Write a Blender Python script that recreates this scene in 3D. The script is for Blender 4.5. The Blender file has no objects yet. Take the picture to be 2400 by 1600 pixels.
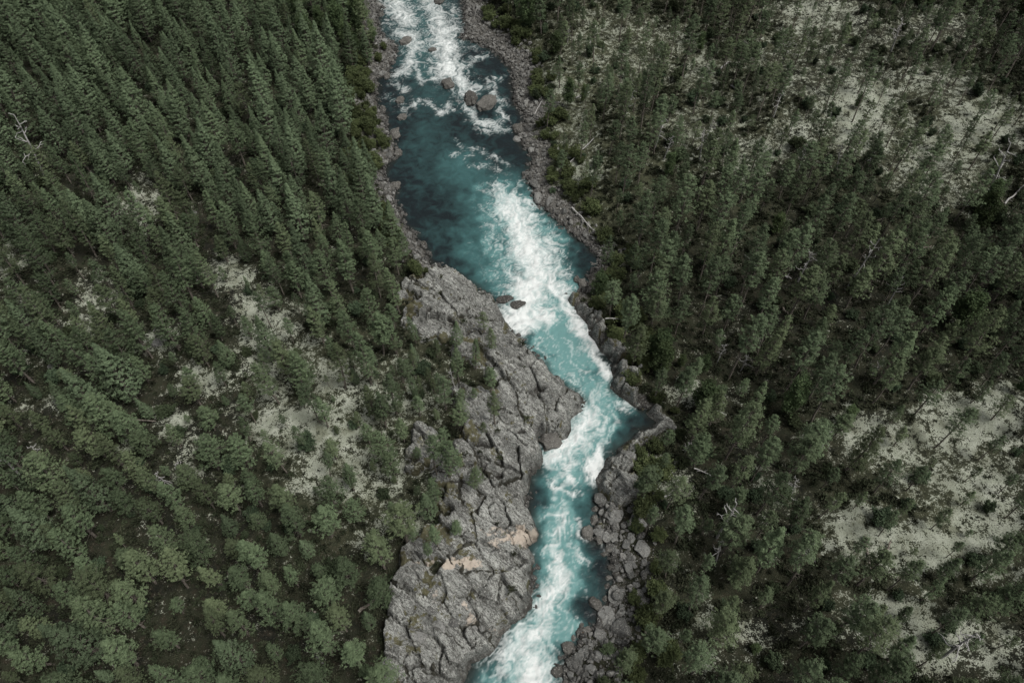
import bpy, math, random
import numpy as np
from mathutils import Vector, Euler

random.seed(7)
rng = np.random.default_rng(7)
S = bpy.context.scene
COL = S.collection

# ------------------------------------------------------------------ camera
CAM_H, PITCH, FPX = 80.0, math.radians(52.6), 1700.0      # drone height over the water, tilt below horizontal, focal length in photo pixels
cd = bpy.data.cameras.new('camera')
cd.sensor_width = 36.0
cd.lens = 36.0 * FPX / 2400.0
cd.clip_start, cd.clip_end = 0.5, 6000.0
cam = bpy.data.objects.new('camera', cd)
COL.objects.link(cam)
cam.location = (0, 0, CAM_H)
cam.rotation_euler = (math.pi / 2 - PITCH, 0, 0)
S.camera = cam

# ------------------------------------------------------------------ overcast sky, soft sun, exposure
SUN_EL, SUN_AZ = math.radians(64), math.radians(116)      # azimuth from +Y, negative = towards -X
w = bpy.data.worlds.new('World')
S.world = w
w.use_nodes = True
nt = w.node_tree
nt.nodes.clear()
sky = nt.nodes.new('ShaderNodeTexSky')
sky.sky_type = 'NISHITA'
sky.sun_disc = False
sky.sun_elevation = SUN_EL
sky.sun_rotation = SUN_AZ
sky.air_density, sky.dust_density, sky.ozone_density = 1.0, 6.0, 0.4
hs = nt.nodes.new('ShaderNodeHueSaturation')
hs.inputs['Saturation'].default_value = 0.12            # cloud cover greys the sky
bg = nt.nodes.new('ShaderNodeBackground')
bg.inputs['Strength'].default_value = 0.05
wo = nt.nodes.new('ShaderNodeOutputWorld')
nt.links.new(sky.outputs[0], hs.inputs['Color'])
nt.links.new(hs.outputs[0], bg.inputs['Color'])
nt.links.new(bg.outputs[0], wo.inputs['Surface'])
sl = bpy.data.lights.new('sun', 'SUN')
sl.energy, sl.angle, sl.color = 1.5, math.radians(22), (1.0, 0.96, 0.9)
sun = bpy.data.objects.new('sun', sl)
COL.objects.link(sun)
sd = Vector((math.sin(SUN_AZ) * math.cos(SUN_EL), math.cos(SUN_AZ) * math.cos(SUN_EL), math.sin(SUN_EL)))
sun.rotation_euler = sd.to_track_quat('Z', 'Y').to_euler()
sun.location = sd * 300
S.view_settings.view_transform = 'Standard'
S.view_settings.look = 'None'
S.view_settings.gamma = 1.0
S.view_settings.use_curve_mapping = False
S.view_settings.exposure = 0.92
S.render.engine = 'CYCLES'
S.cycles.max_bounces = 4
S.cycles.diffuse_bounces = 1
S.cycles.glossy_bounces = 2
S.cycles.transmission_bounces = 2
S.cycles.caustics_reflective = S.cycles.caustics_refractive = False

# ------------------------------------------------------------------ numpy helpers
def sstep(a, b, x):
    t = np.clip((x - a) / (b - a), 0, 1)
    return t * t * (3 - 2 * t)

_perm = {}
def perlin(x, y, seed=0):
    if seed not in _perm:
        r = np.random.default_rng(1000 + seed)
        p = r.permutation(512)
        _perm[seed] = (np.concatenate([p, p]), r.uniform(0, 2 * np.pi, 512))
    p, ang = _perm[seed]
    xi, yi = np.floor(x).astype(int), np.floor(y).astype(int)
    xf, yf = x - xi, y - yi
    u, v = xf * xf * xf * (xf * (xf * 6 - 15) + 10), yf * yf * yf * (yf * (yf * 6 - 15) + 10)
    def g(ix, iy, dx, dy):
        a = ang[p[(p[ix & 511] + iy) & 511]]
        return np.cos(a) * dx + np.sin(a) * dy
    n00, n10 = g(xi, yi, xf, yf), g(xi + 1, yi, xf - 1, yf)
    n01, n11 = g(xi, yi + 1, xf, yf - 1), g(xi + 1, yi + 1, xf - 1, yf - 1)
    a = n00 + u * (n10 - n00)
    b = n01 + u * (n11 - n01)
    return (a + v * (b - a)) * 1.5

def fbm(x, y, octv=4, seed=0, gain=0.5):
    s, a, f = 0, 1.0, 1.0
    for o in range(octv):
        s = s + a * perlin(x * f + 17.3 * o, y * f - 9.1 * o, seed + o)
        a *= gain
        f *= 2.03
    return s

CP, SP = math.cos(PITCH), math.sin(PITCH)
def unproj(px, py, z=0.0):
    """Point of the photograph -> the world point at height z that it shows."""
    px, py, z = np.asarray(px, float), np.asarray(py, float), np.asarray(z, float)
    u, v = (px - 1200) / FPX, (800 - py) / FPX
    dy, dz = CP + v * SP, -SP + v * CP
    t = (z - CAM_H) / dz
    return u * t, dy * t

def proj(x, y, z):
    dz = z - CAM_H
    dep = y * CP - dz * SP
    up = y * SP + dz * CP
    return 1200 + FPX * x / dep, 800 - FPX * up / dep, dep

def poly_sd(x, y, P):
    """Signed distance to a closed polygon, positive outside."""
    P = np.asarray(P, float)
    sh = x.shape
    x, y = x.ravel(), y.ravel()
    best = np.full(x.shape, 1e9)
    ins = np.zeros(x.shape, bool)
    for i in range(len(P)):
        ax, ay = P[i]
        bx, by = P[(i + 1) % len(P)]
        ex, ey = bx - ax, by - ay
        t = np.clip(((x - ax) * ex + (y - ay) * ey) / (ex * ex + ey * ey + 1e-9), 0, 1)
        best = np.minimum(best, (x - ax - t * ex) ** 2 + (y - ay - t * ey) ** 2)
        if ay != by:
            c = ((ay > y) != (by > y)) & (x < (bx - ax) * (y - ay) / (by - ay) + ax)
            ins ^= c
    dd = np.sqrt(best)
    return np.where(ins, -dd, dd).reshape(sh)

# ------------------------------------------------------------------ the river's outline, traced
LEFT = [(840,-160),(862,-60),(883,0),(896,15),(886,51),(893,74),(906,94),(929,102),(932,128),(919,148),(909,176),(886,184),(883,230),(888,255),(906,275),(910,304),(918,316),(924,332),(930,357),
        (926,370),(910,383),(901,405),(906,423),(934,441),(929,459),(929,482),(948,502),(942,517),(957,533),(978,550),(977,563),(1006,594),(1008,617),(1034,624),(1072,645),
        (1110,665),(1136,686),(1161,704),(1172,735),(1190,757),(1215,790),(1242,823),(1279,850),(1279,862),(1302,887),(1322,902),(1353,917),(1375,939),(1366,963),(1339,981),(1339,1012),
        (1330,1027),(1315,1032),(1290,1030),(1262,1022),(1262,1040),(1271,1058),(1274,1081),(1269,1106),(1246,1116),(1243,1132),(1241,1165),(1238,1183),(1245,1205),(1264,1251),(1259,1269),
        (1236,1282),(1251,1302),(1256,1320),(1248,1343),(1261,1368),(1259,1384),(1254,1396),(1251,1430),(1226,1450),(1200,1470),(1192,1478),(1179,1488),(1169,1509),(1148,1537),
        (1115,1552),(1095,1583),(1085,1620),(1050,1720),(1000,1850)]
RIGHT = [(1060,-160),(1078,-60),(1085,0),(1085,38),(1092,66),(1082,89),(1120,102),(1156,120),(1174,138),(1198,160),(1200,184),(1203,224),(1205,248),(1233,275),(1222,290),(1212,320),(1220,337),(1248,367),
         (1238,398),(1228,408),(1238,431),(1250,450),(1253,479),(1279,489),(1294,512),(1320,533),(1343,553),(1366,568),(1412,609),(1391,630),(1378,645),(1376,670),(1353,683),
         (1338,691),(1328,700),(1350,734),(1376,762),(1378,785),(1394,800),(1404,820),(1430,861),(1435,887),(1427,910),(1445,925),(1480,950),(1511,968),(1539,991),(1506,1004),
         (1490,1014),(1468,1035),(1442,1053),(1419,1073),(1412,1096),(1401,1111),(1393,1125),(1404,1157),(1401,1180),(1398,1220),(1383,1251),(1394,1266),(1422,1277),(1424,1294),
         (1437,1315),(1440,1350),(1427,1373),(1422,1409),(1405,1424),(1404,1450),(1380,1472),(1358,1482),(1356,1501),(1343,1521),(1325,1534),(1320,1557),(1322,1583),(1310,1610),(1290,1720),(1260,1850)]
RIVER_PX = LEFT + RIGHT[::-1]
_rx, _ry = unproj([p[0] for p in RIVER_PX], [p[1] for p in RIVER_PX], 0)
RIVER = np.stack([_rx, _ry], 1)
# carry the river on past the frame, upstream and downstream
nL = len(LEFT)
up_l, up_r, dn_l, dn_r = RIVER[0], RIVER[-1], RIVER[nL - 1], RIVER[nL]
RIVER = np.concatenate([[up_l + (-90, 900)], [up_l + (-20, 200)], RIVER[:nL], [dn_l + (-20, -60)], [dn_l + (-60, -400)],
                        [dn_r + (-60, -400)], [dn_r + (-20, -60)], RIVER[nL:], [up_r + (-20, 200)], [up_r + (-90, 900)]])
def river_d(x, y):
    return poly_sd(x, y, RIVER)

CENTER_PX = [(950,-160),(985,-40),(990,60),(1030,160),(1040,260),(1060,340),(1110,430),(1190,540),(1240,640),(1270,740),(1330,850),(1400,930),(1390,990),(1340,1070),(1320,1150),(1315,1250),(1320,1350),(1290,1420),(1240,1500),(1195,1600),(1150,1760)]
CENTER = np.stack(unproj([p[0] for p in CENTER_PX], [p[1] for p in CENTER_PX], 0), 1)
def side_of(x, y):
    """-1 on the left bank, +1 on the right bank."""
    cy = CENTER[::-1, 1]
    cx = CENTER[::-1, 0]
    o = np.argsort(cy)
    return np.sign(x - np.interp(y, cy[o], cx[o]))

# ------------------------------------------------------------------ bedrock outlines
ROCK_L = [(990,590),(969,640),(948,660),(936,690),(946,715),(956,752),(972,790),(1005,815),(1060,836),(1104,866),(1102,905),(1070,950),(1052,1000),(1033,1040),(964,1030),(935,1068),(1000,1104),
          (1045,1132),(1040,1158),(1000,1172),(1015,1206),(985,1232),(975,1257),(950,1298),(980,1330),(962,1353),(944,1394),(950,1445),(906,1472),(890,1493),(905,1544),(900,1600),(880,1760),
          (1100,1760),(1180,1580),(1280,1480),(1300,1400),(1300,1250),(1280,1130),(1320,1060),(1420,950),(1320,850),(1230,760),(1180,690),(1080,610)]
ROCK_R = [(1300,690),(1352,672),(1395,716),(1435,765),(1462,820),(1500,880),(1520,930),(1568,990),(1552,1012),(1515,1045),(1512,1090),(1528,1150),(1500,1190),(1420,1196),(1380,1170),
          (1370,1100),(1420,1030),(1480,985),(1400,900),(1380,830),(1330,760)]
ROCKS = [np.stack(unproj([p[0] for p in R], [p[1] for p in R], 2.0), 1) for R in (ROCK_L, ROCK_R)]
def rock_mask(x, y):
    sdm = np.minimum(poly_sd(x, y, ROCKS[0]), poly_sd(x, y, ROCKS[1]))
    return sstep(0.9, -0.9, sdm + 3.3 * fbm(x / 4.6, y / 4.6, 4, 61) + .5)

# ------------------------------------------------------------------ height of the land
def h_base(x, y, d=None, m=None):
    if d is None:
        d = river_d(x, y)
    if m is None:
        m = rock_mask(x, y)
    sd_ = side_of(x, y)
    dp = np.maximum(d, 0)
    gentle = 0.22 * np.minimum(dp, 4) + 1.1 * sstep(3.5, 8, dp) + np.where(sd_ < 0, 0.05, 0.10) * np.minimum(np.maximum(dp - 5, 0), 60)
    steep = 1.9 * sstep(0.0, 1.1, dp) + 0.22 * np.minimum(dp, 9) + np.where(sd_ < 0, 0.05, 0.10) * np.minimum(np.maximum(dp - 5, 0), 60)
    h = gentle * (1 - m) + steep * m
    k = sstep(1, 14, dp)
    h = h + k * (1.3 * fbm(x / 19, y / 19, 3, 3) + 0.35 * (1 - .7 * m) * fbm(x / 4.5, y / 4.5, 3, 9)) + 0.12 * (1 - .8 * m) * sstep(0, 2, dp) * fbm(x / 1.3, y / 1.3, 2, 13)
    return np.where(d < 0, np.maximum(-1.6, 0.55 * d - 0.12), h)

def at(px, py, z=None):
    """The spot on the land that a point of the photograph shows."""
    px, py = np.atleast_1d(np.asarray(px, float)), np.atleast_1d(np.asarray(py, float))
    if z is None:
        z = np.full(px.shape, 2.0)
        for _ in range(5):
            x, y = unproj(px, py, z)
            z = np.maximum(h_base(x, y), 0.0)
    else:
        z = np.full(px.shape, float(z))
    x, y = unproj(px, py, z)
    return x, y, z

# ------------------------------------------------------------------ lichen clearings, traced as soft ellipses (x, y, rx, ry, strength)
LICHEN = [(2010,260,105,95,1),(1900,300,85,42,.75),(2190,190,120,50,.6),(2310,290,120,62,.95),(2200,360,130,90,.7),(2150,415,85,40,.65),(1800,350,85,40,.65),(1750,392,65,38,.55),
    (1340,400,70,50,.85),(1310,205,52,42,.8),(1280,215,40,30,.5),(1385,60,48,60,.45),(1560,100,90,60,.45),(1645,150,65,50,.55),(1920,30,125,50,.75),(2050,85,100,50,.45),(1480,150,60,60,.3),
    (1620,180,60,40,.5),(1300,380,50,60,.5),(1450,270,50,40,.35),(1590,930,52,26,.95),(1700,930,50,30,.45),(2000,1010,60,42,.85),(2100,1030,100,60,.95),(2250,1000,120,80,.95),(2350,980,70,80,.95),
    (2150,1110,105,60,.65),(2300,1150,110,80,.85),(2010,1240,85,60,.95),(2150,1280,165,62,1),(2290,1250,120,62,.95),(2340,1330,80,50,.55),(2100,1450,115,62,1),(2000,1430,50,40,.5),
    (2210,1500,125,62,1),(2330,1530,95,70,.75),(1650,1450,26,62,.7),(1670,1550,42,36,.6),(1750,1500,42,62,.6),(1560,1510,26,32,.6),(1565,1125,66,60,.65),(1530,1085,40,40,.5),
    (1785,1120,32,42,.7),(1830,1190,40,40,.4),(730,990,135,57,1),(830,1000,62,42,1),(640,960,42,62,.85),(790,880,72,40,.95),(640,870,82,50,.75),(600,815,42,50,.85),(480,890,62,32,.85),
    (410,990,50,40,.95),(450,1050,40,40,.55),(430,1090,32,40,.7),(740,1120,65,52,.95),(845,1110,62,52,.85),(950,1095,66,52,.6),(1000,1060,52,52,.5),(600,735,50,62,.95),(540,642,62,40,.8),
    (620,690,40,30,.5),(690,720,32,30,.6),(330,480,52,62,.7),(310,540,36,30,.5),(225,700,62,52,.65),(200,745,52,52,.5),(372,803,50,30,.75),(20,622,42,42,.8),(62,722,42,32,.55),(82,822,32,48,.4),
    (100,952,82,22,.55),(292,1060,22,26,.8),(950,860,50,40,.5),(900,1180,60,40,.45),(860,830,40,30,.4),(560,980,30,50,.4),(890,1240,50,40,.4),(700,1250,40,30,.3),(560,1350,40,40,.25),
    (1450,120,200,150,.42),(1650,300,150,120,.40),(1900,150,200,120,.45),(2200,60,150,60,.45),(1350,300,80,150,.45),(2250,400,150,100,.5),(730,1000,150,62,1),(850,930,80,50,.7),(640,760,70,70,.7),(900,950,120,80,.65),(1000,940,80,60,.55),(880,1140,90,60,.6),(955,1205,60,60,.55),(800,1060,60,40,.55),(870,890,80,50,.55),(720,800,50,40,.5),(860,1270,50,40,.5),(1520,1230,40,30,.3),(1600,1330,50,30,.3),(1500,300,40,40,.3),(1400,150,50,40,.35),(1700,60,50,40,.3),(2260,100,60,40,.35),(1900,1460,60,40,.3)]
def blobs(px, py, L, soft=1.0):
    out = np.zeros(px.shape)
    for cx, cy, rx, ry, s in L:
        q = ((px - cx) / rx) ** 2 + ((py - cy) / ry) ** 2
        out = np.maximum(out, s * np.exp(-np.power(q, 1.4) * 0.7 * soft))
    return out

def lichen_at(x, y, z):
    px, py, _ = proj(x, y, z)
    wx, wy = 22 * fbm(x / 3.1, y / 3.1, 3, 41), 22 * fbm(x / 3.1, y / 3.1, 3, 47)
    v = blobs(px + wx, py + wy, LICHEN)
    beyond = sstep(40, 160, np.maximum(np.maximum(-px, px - 2400), np.maximum(-py, py - 1600)))
    return v * (1 - beyond) + beyond * 0.8 * sstep(0.25, 0.6, fbm(x / 16, y / 16, 3, 51))

# ------------------------------------------------------------------ mesh helpers
def mesh_np(name, V, F, smooth=True, attrs=None):
    V, F = np.asarray(V, np.float32), np.asarray(F, np.int32)
    k = F.shape[1]
    me = bpy.data.meshes.new(name)
    me.vertices.add(len(V))
    me.vertices.foreach_set('co', V.ravel())
    me.loops.add(F.size)
    me.loops.foreach_set('vertex_index', F.ravel())
    me.polygons.add(len(F))
    me.polygons.foreach_set('loop_start', np.arange(0, F.size, k, dtype=np.int32))
    try:
        me.polygons.foreach_set('loop_total', np.full(len(F), k, np.int32))
    except Exception:
        pass
    me.polygons.foreach_set('use_smooth', np.full(len(F), smooth, bool))
    for an, av in (attrs or {}).items():
        a = me.attributes.new(an, 'FLOAT', 'POINT')
        a.data.foreach_set('value', np.asarray(av, np.float32).ravel())
    me.update(calc_edges=True)
    return me

def obj(name, me, mat=None, parent=None):
    if mat is not None and not me.materials:
        me.materials.append(mat)
    o = bpy.data.objects.new(name, me)
    COL.objects.link(o)
    if parent is not None:
        o.parent = parent
    return o

def tag(o, label=None, cat=None, group=None, kind=None):
    if label: o['label'] = label
    if cat: o['category'] = cat
    if group: o['group'] = group
    if kind: o['kind'] = kind
    return o

def empty(name, loc, rz=0.0, tilt=(0, 0), s=1.0):
    o = bpy.data.objects.new(name, None)
    COL.objects.link(o)
    o.location = loc
    o.rotation_euler = (tilt[0], tilt[1], rz)
    o.scale = (s, s, s) if not hasattr(s, '__len__') else s
    o.empty_display_size = 0.3
    return o

def grid(xs, ys):
    X, Y = np.meshgrid(xs, ys)
    nx, ny = len(xs), len(ys)
    i = np.arange(nx * ny).reshape(ny, nx)
    F = np.stack([i[:-1, :-1], i[:-1, 1:], i[1:, 1:], i[1:, :-1]], -1).reshape(-1, 4)
    return X, Y, F

# ------------------------------------------------------------------ materials
def new_mat(name):
    m = bpy.data.materials.new(name)
    m.use_nodes = True
    t = m.node_tree
    b = t.nodes['Principled BSDF']
    b.inputs['Specular IOR Level'].default_value = 0.2
    b.inputs['Roughness'].default_value = 0.9
    return m, t, b

class NB:
    """Small helper that writes node graphs."""
    def __init__(s, t): s.t = t
    def n(s, k, **kw):
        nd = s.t.nodes.new(k)
        for a, v in kw.items():
            setattr(nd, a, v)
        return nd
    def link(s, a, b): s.t.links.new(a, b)
    def put(s, sock, v):
        if hasattr(v, 'is_output') or isinstance(v, bpy.types.NodeSocket): s.link(v, sock)
        else: sock.default_value = v
    def attr(s, name):
        return s.n('ShaderNodeAttribute', attribute_name=name).outputs['Fac']
    def coord(s, k='Object'):
        return s.n('ShaderNodeTexCoord').outputs[k]
    def noise(s, vec, scale, det=4, rough=.55, dist=0.0):
        nd = s.n('ShaderNodeTexNoise')
        s.link(vec, nd.inputs['Vector'])
        nd.inputs['Scale'].default_value = scale
        nd.inputs['Detail'].default_value = det
        nd.inputs['Roughness'].default_value = rough
        nd.inputs['Distortion'].default_value = dist
        return nd.outputs['Fac']
    def voro(s, vec, scale, feature='F1', out='Distance'):
        nd = s.n('ShaderNodeTexVoronoi', feature=feature)
        s.link(vec, nd.inputs['Vector'])
        nd.inputs['Scale'].default_value = scale
        return nd.outputs[out]
    def math(s, op, a, b=0.0, c=None, clamp=False):
        nd = s.n('ShaderNodeMath', operation=op, use_clamp=clamp)
        s.put(nd.inputs[0], a); s.put(nd.inputs[1], b)
        if c is not None: s.put(nd.inputs[2], c)
        return nd.outputs[0]
    def ramp(s, v, a, b, lo=0.0, hi=1.0):
        nd = s.n('ShaderNodeMapRange', interpolation_type='SMOOTHSTEP')
        s.put(nd.inputs['Value'], v)
        for k_, v_ in zip(('From Min', 'From Max', 'To Min', 'To Max'), (a, b, lo, hi)):
            s.put(nd.inputs[k_], v_)
        return nd.outputs['Result']
    def mix(s, f, a, b, blend='MIX'):
        nd = s.n('ShaderNodeMix', data_type='RGBA', blend_type=blend)
        s.put(nd.inputs[0], f)
        for sk, v in ((nd.inputs[6], a), (nd.inputs[7], b)):
            if isinstance(v, tuple): sk.default_value = (*v, 1)
            else: s.link(v, sk)
        return nd.outputs[2]
    def mapping(s, vec, scale=(1, 1, 1), rot=(0, 0, 0)):
        nd = s.n('ShaderNodeMapping')
        s.link(vec, nd.inputs['Vector'])
        nd.inputs['Scale'].default_value = scale
        nd.inputs['Rotation'].default_value = rot
        return nd.outputs[0]
    def bump(s, h, strength=.5, dist=.1):
        nd = s.n('ShaderNodeBump')
        s.link(h, nd.inputs['Height'])
        nd.inputs['Strength'].default_value = strength
        nd.inputs['Distance'].default_value = dist
        return nd.outputs[0]

# strata direction of the bedrock, in the world
_sx, _sy = unproj([960, 1340], [640, 930], 3)
STRATA = math.atan2(_sy[1] - _sy[0], _sx[1] - _sx[0])

def rock_colour(q, co, strata=True, fine=1.0):
    """Grey gneiss: banded mottling, pale crust lichen, dark crust lichen."""
    v = q.mapping(co, (0.35, 1.6, 1.0), (0, 0, -STRATA)) if strata else co
    if strata:
        mp = q.n('ShaderNodeMapping', vector_type='POINT')
        q.link(co, mp.inputs['Vector'])
        mp.inputs['Rotation'].default_value = (0, 0, -STRATA)
        sc = q.n('ShaderNodeVectorMath', operation='MULTIPLY')
        q.link(mp.outputs[0], sc.inputs[0]); sc.inputs[1].default_value = (0.4, 1.5, 1.0)
        v = sc.outputs[0]
    big = q.noise(v, 0.55 * fine, 4, .55)
    c = q.mix(q.ramp(big, .3, .7), (.112, .117, .109), (.352, .364, .340))
    c = q.mix(q.ramp(q.noise(co, .16, 4, .6), .44, .66, 0, .45), c, (.085, .088, .082))
    crust = q.noise(co, 3.2 * fine, 6, .68)
    c = q.mix(q.ramp(crust, .50, .66, 0, .75), c, (.39, .39, .37))
    dark = q.noise(v, 2.2 * fine, 6, .7)
    c = q.mix(q.ramp(dark, .53, .66, 0, .8), c, (.045, .043, .039))
    for sc_, wd_ in ((1.1, .022), (2.9, .035)):
        nz = q.noise(v, sc_ * fine, 5, .62, .6)
        ln_ = q.math('ABSOLUTE', q.math('SUBTRACT', nz, .5))
        c = q.mix(q.ramp(ln_, wd_ * .25, wd_, .9, 0), c, (.032, .030, .027))
    fl = q.noise(co, 8.5 * fine, 4, .7)
    c = q.mix(q.ramp(fl, .56, .70, 0, .6), c, (.40, .405, .40))
    c = q.mix(q.ramp(fl, .44, .30, 0, .55), c, (.055, .052, .048))
    return c, crust, dark

# --- ground
M_ground, t, b = new_mat('forest_ground')
q = NB(t)
co = q.coord()
lich, rock, grav, wet = q.attr('lichen'), q.attr('rock'), q.attr('gravel'), q.attr('wet')
n1, n2, n3 = q.noise(co, .25, 5, .6), q.noise(co, 1.6, 6, .65), q.noise(co, 6.5, 4, .6)
floor = q.mix(q.ramp(n1, .35, .65), (.009, .010, .007), (.025, .028, .016))
floor = q.mix(q.ramp(n2, .45, .7), floor, (.032, .027, .018))
floor = q.mix(q.math('MULTIPLY', q.attr('grassy'), q.ramp(n2, .3, .6)), floor, (.064, .070, .040))
floor = q.mix(q.ramp(n3, .58, .72, 0, .6), floor, (.10, .098, .072))
lv = q.math('ADD', q.math('MULTIPLY', lich, .92), q.math('MULTIPLY', q.math('SUBTRACT', n2, .5), 2.7))
lv = q.math('ADD', lv, q.math('MULTIPLY', q.math('SUBTRACT', q.noise(co, .55, 4, .65), .5), 2.1))
lv = q.math('ADD', lv, q.math('MULTIPLY', q.math('SUBTRACT', n3, .5), 2.6))
lcol = q.mix(q.ramp(q.noise(co, .9, 5), .35, .7), (.255, .277, .22), (.385, .408, .345))
lcol = q.mix(q.ramp(q.noise(co, .45, 6, .65), .46, .66, 0, .8), lcol, (.115, .125, .082))
lcol = q.mix(q.ramp(q.noise(co, 11.0, 4, .7), .5, .68, 0, .7), lcol, (.075, .075, .055))
c = q.mix(q.ramp(lv, .42, .80), floor, lcol)
st = q.voro(co, 3.4, 'F1', 'Color')
sep = q.n('ShaderNodeSeparateColor'); q.link(st, sep.inputs[0])
stone = q.mix(sep.outputs[0], (.06, .06, .056), (.19, .186, .172))
edge = q.voro(co, 3.4, 'DISTANCE_TO_EDGE')
stone = q.mix(q.ramp(edge, .03, .13), (.06, .055, .048), stone)
gv = q.math('ADD', grav, q.math('MULTIPLY', q.math('SUBTRACT', n2, .5), 1.1))
c = q.mix(q.ramp(gv, .4, .62), c, stone)
rc, crust, dark = rock_colour(q, co)
c = q.mix(q.ramp(rock, .3, .6), c, rc)
c = q.mix(q.math('MULTIPLY', wet, .9), c, (.022, .02, .017))
q.link(c, b.inputs['Base Color'])
q.link(q.bump(q.math('ADD', n3, q.math('MULTIPLY', edge, q.math('MULTIPLY', grav, 1.6))), .8, .25), b.inputs['Normal'])

# --- bedrock
M_rock, t, b = new_mat('gneiss')
q = NB(t)
co = q.coord()
c, crust, dark = rock_colour(q, co)
ochre, wet, mossy, lich = q.attr('ochre'), q.attr('wet'), q.attr('moss'), q.attr('lichen')
nn = q.noise(co, 2.4, 5, .65)
c = q.mix(q.ramp(q.math('ADD', ochre, q.math('MULTIPLY', q.math('SUBTRACT', nn, .5), 1.4)), .30, .66, 0, .95), c, q.mix(nn, (.34, .29, .24), (.46, .405, .345)))
c = q.mix(q.ramp(q.math('ADD', mossy, q.math('MULTIPLY', q.math('SUBTRACT', nn, .5), 1.6)), .42, .62, 0, .9), c, q.mix(crust, (.035, .037, .018), (.11, .10, .05)))
c = q.mix(q.ramp(q.math('ADD', lich, q.math('MULTIPLY', q.math('SUBTRACT', crust, .5), 2.2)), .45, .7, 0, .9), c, (.30, .30, .245))
c = q.mix(q.ramp(q.math('ADD', q.attr('crack_shade'), q.math('MULTIPLY', q.math('SUBTRACT', nn, .5), .7)), .35, .7, 0, .92), c, (.026, .025, .018))  # painted occlusion shade: cracks, joints and ledge drops darkened in the colour
c = q.mix(q.math('MULTIPLY', wet, .92), c, (.02, .018, .015))
q.link(c, b.inputs['Base Color'])
q.link(q.bump(q.math('ADD', crust, q.math('MULTIPLY', dark, -1.2)), .9, .16), b.inputs['Normal'])
q.link(q.ramp(wet, .2, .9, .9, .35), b.inputs['Roughness'])

# --- loose boulders
def boulder_mat(name, lo, hi):
    M, t, b = new_mat(name)
    q = NB(t)
    co = q.coord()
    oi = q.n('ShaderNodeObjectInfo').outputs['Random']
    geo = q.n('ShaderNodeNewGeometry')
    pw = geo.outputs['Position']
    c = q.mix(oi, lo, hi)
    n1 = q.noise(pw, 4.5, 6, .75)
    n2 = q.noise(pw, 6.5, 5, .7)
    c = q.mix(q.ramp(n1, .50, .62, 0, .85), c, (.045, .042, .038))
    c = q.mix(q.ramp(n2, .53, .66, 0, .8), c, (.31, .305, .285))
    q.link(c, b.inputs['Base Color'])
    q.link(q.bump(n1, .8, .12), b.inputs['Normal'])
    return M
M_boulder = boulder_mat('boulder_grey', (.07, .072, .069), (.185, .188, .18))
M_cobble = boulder_mat('cobble_grey', (.045, .045, .043), (.19, .19, .18))
M_brown = boulder_mat('boulder_brown', (.13, .085, .06), (.17, .11, .075))

# --- water
M_water, t, b = new_mat('glacial_water')
q = NB(t)
co = q.coord()
foam, turq, deep = q.attr('foam'), q.attr('turquoise'), q.attr('shallow')
n1, n2 = q.noise(co, .55, 5, .6, .6), q.noise(co, 4.2, 5, .7, .8)
tv = q.math('ADD', turq, q.math('MULTIPLY', q.math('SUBTRACT', n1, .5), .8), clamp=True)
c = q.mix(tv, (.009, .014, .016), (.052, .134, .136))
c = q.mix(q.ramp(tv, .62, 1.12), c, (.125, .25, .246))
c = q.mix(q.math('MULTIPLY', deep, .8), c, (.018, .018, .015))
n3 = q.noise(co, 9.0, 4, .7, .5)
fv = q.math('ADD', foam, q.math('MULTIPLY', q.math('MULTIPLY', q.math('SUBTRACT', q.math('ADD', n2, n3), 1.0), .34), q.ramp(foam, .02, .3)))
fm = q.math('POWER', q.math('MULTIPLY', fv, .85, clamp=True), 1.25)
c = q.mix(fm, c, q.mix(n2, (.50, .56, .56), (.66, .66, .65)))
q.link(c, b.inputs['Base Color'])
b.inputs['IOR'].default_value = 1.33
b.inputs['Specular IOR Level'].default_value = 0.32
q.link(q.ramp(fm, 0, .6, .12, .75), b.inputs['Roughness'])
rip = q.math('ADD', q.noise(co, 1.5, 5, .6, .5), q.math('MULTIPLY', q.noise(co, 5.0, 3, .6, .4), .35))
q.link(q.bump(rip, .4, .22), b.inputs['Normal'])

# --- foliage, bark
def foliage_mat(name, dark, light, alt, trans=.16):
    M, t, b = new_mat(name)
    q = NB(t)
    tint = q.attr('tint')
    oi = q.n('ShaderNodeObjectInfo').outputs['Random']
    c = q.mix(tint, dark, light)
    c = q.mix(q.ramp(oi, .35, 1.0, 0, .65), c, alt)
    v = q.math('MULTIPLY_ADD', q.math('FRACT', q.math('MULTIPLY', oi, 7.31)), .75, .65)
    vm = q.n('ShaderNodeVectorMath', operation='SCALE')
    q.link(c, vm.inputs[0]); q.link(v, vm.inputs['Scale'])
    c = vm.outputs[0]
    q.link(c, b.inputs['Base Color'])
    b.inputs['Specular IOR Level'].default_value = .12
    tr = q.n('ShaderNodeBsdfTranslucent')
    q.link(c, tr.inputs['Color'])
    ms = q.n('ShaderNodeMixShader')
    ms.inputs[0].default_value = trans
    q.link(b.outputs[0], ms.inputs[1]); q.link(tr.outputs[0], ms.inputs[2])
    q.link(ms.outputs[0], t.nodes['Material Output'].inputs['Surface'])
    return M
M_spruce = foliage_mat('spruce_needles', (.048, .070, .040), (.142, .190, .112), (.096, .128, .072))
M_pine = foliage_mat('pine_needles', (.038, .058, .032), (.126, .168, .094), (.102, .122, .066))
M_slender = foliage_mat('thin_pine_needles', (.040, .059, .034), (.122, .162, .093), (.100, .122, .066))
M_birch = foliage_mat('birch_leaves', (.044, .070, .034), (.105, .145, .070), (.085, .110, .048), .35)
M_willow = foliage_mat('willow_leaves', (.046, .064, .028), (.115, .138, .064), (.09, .11, .048), .35)
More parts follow.
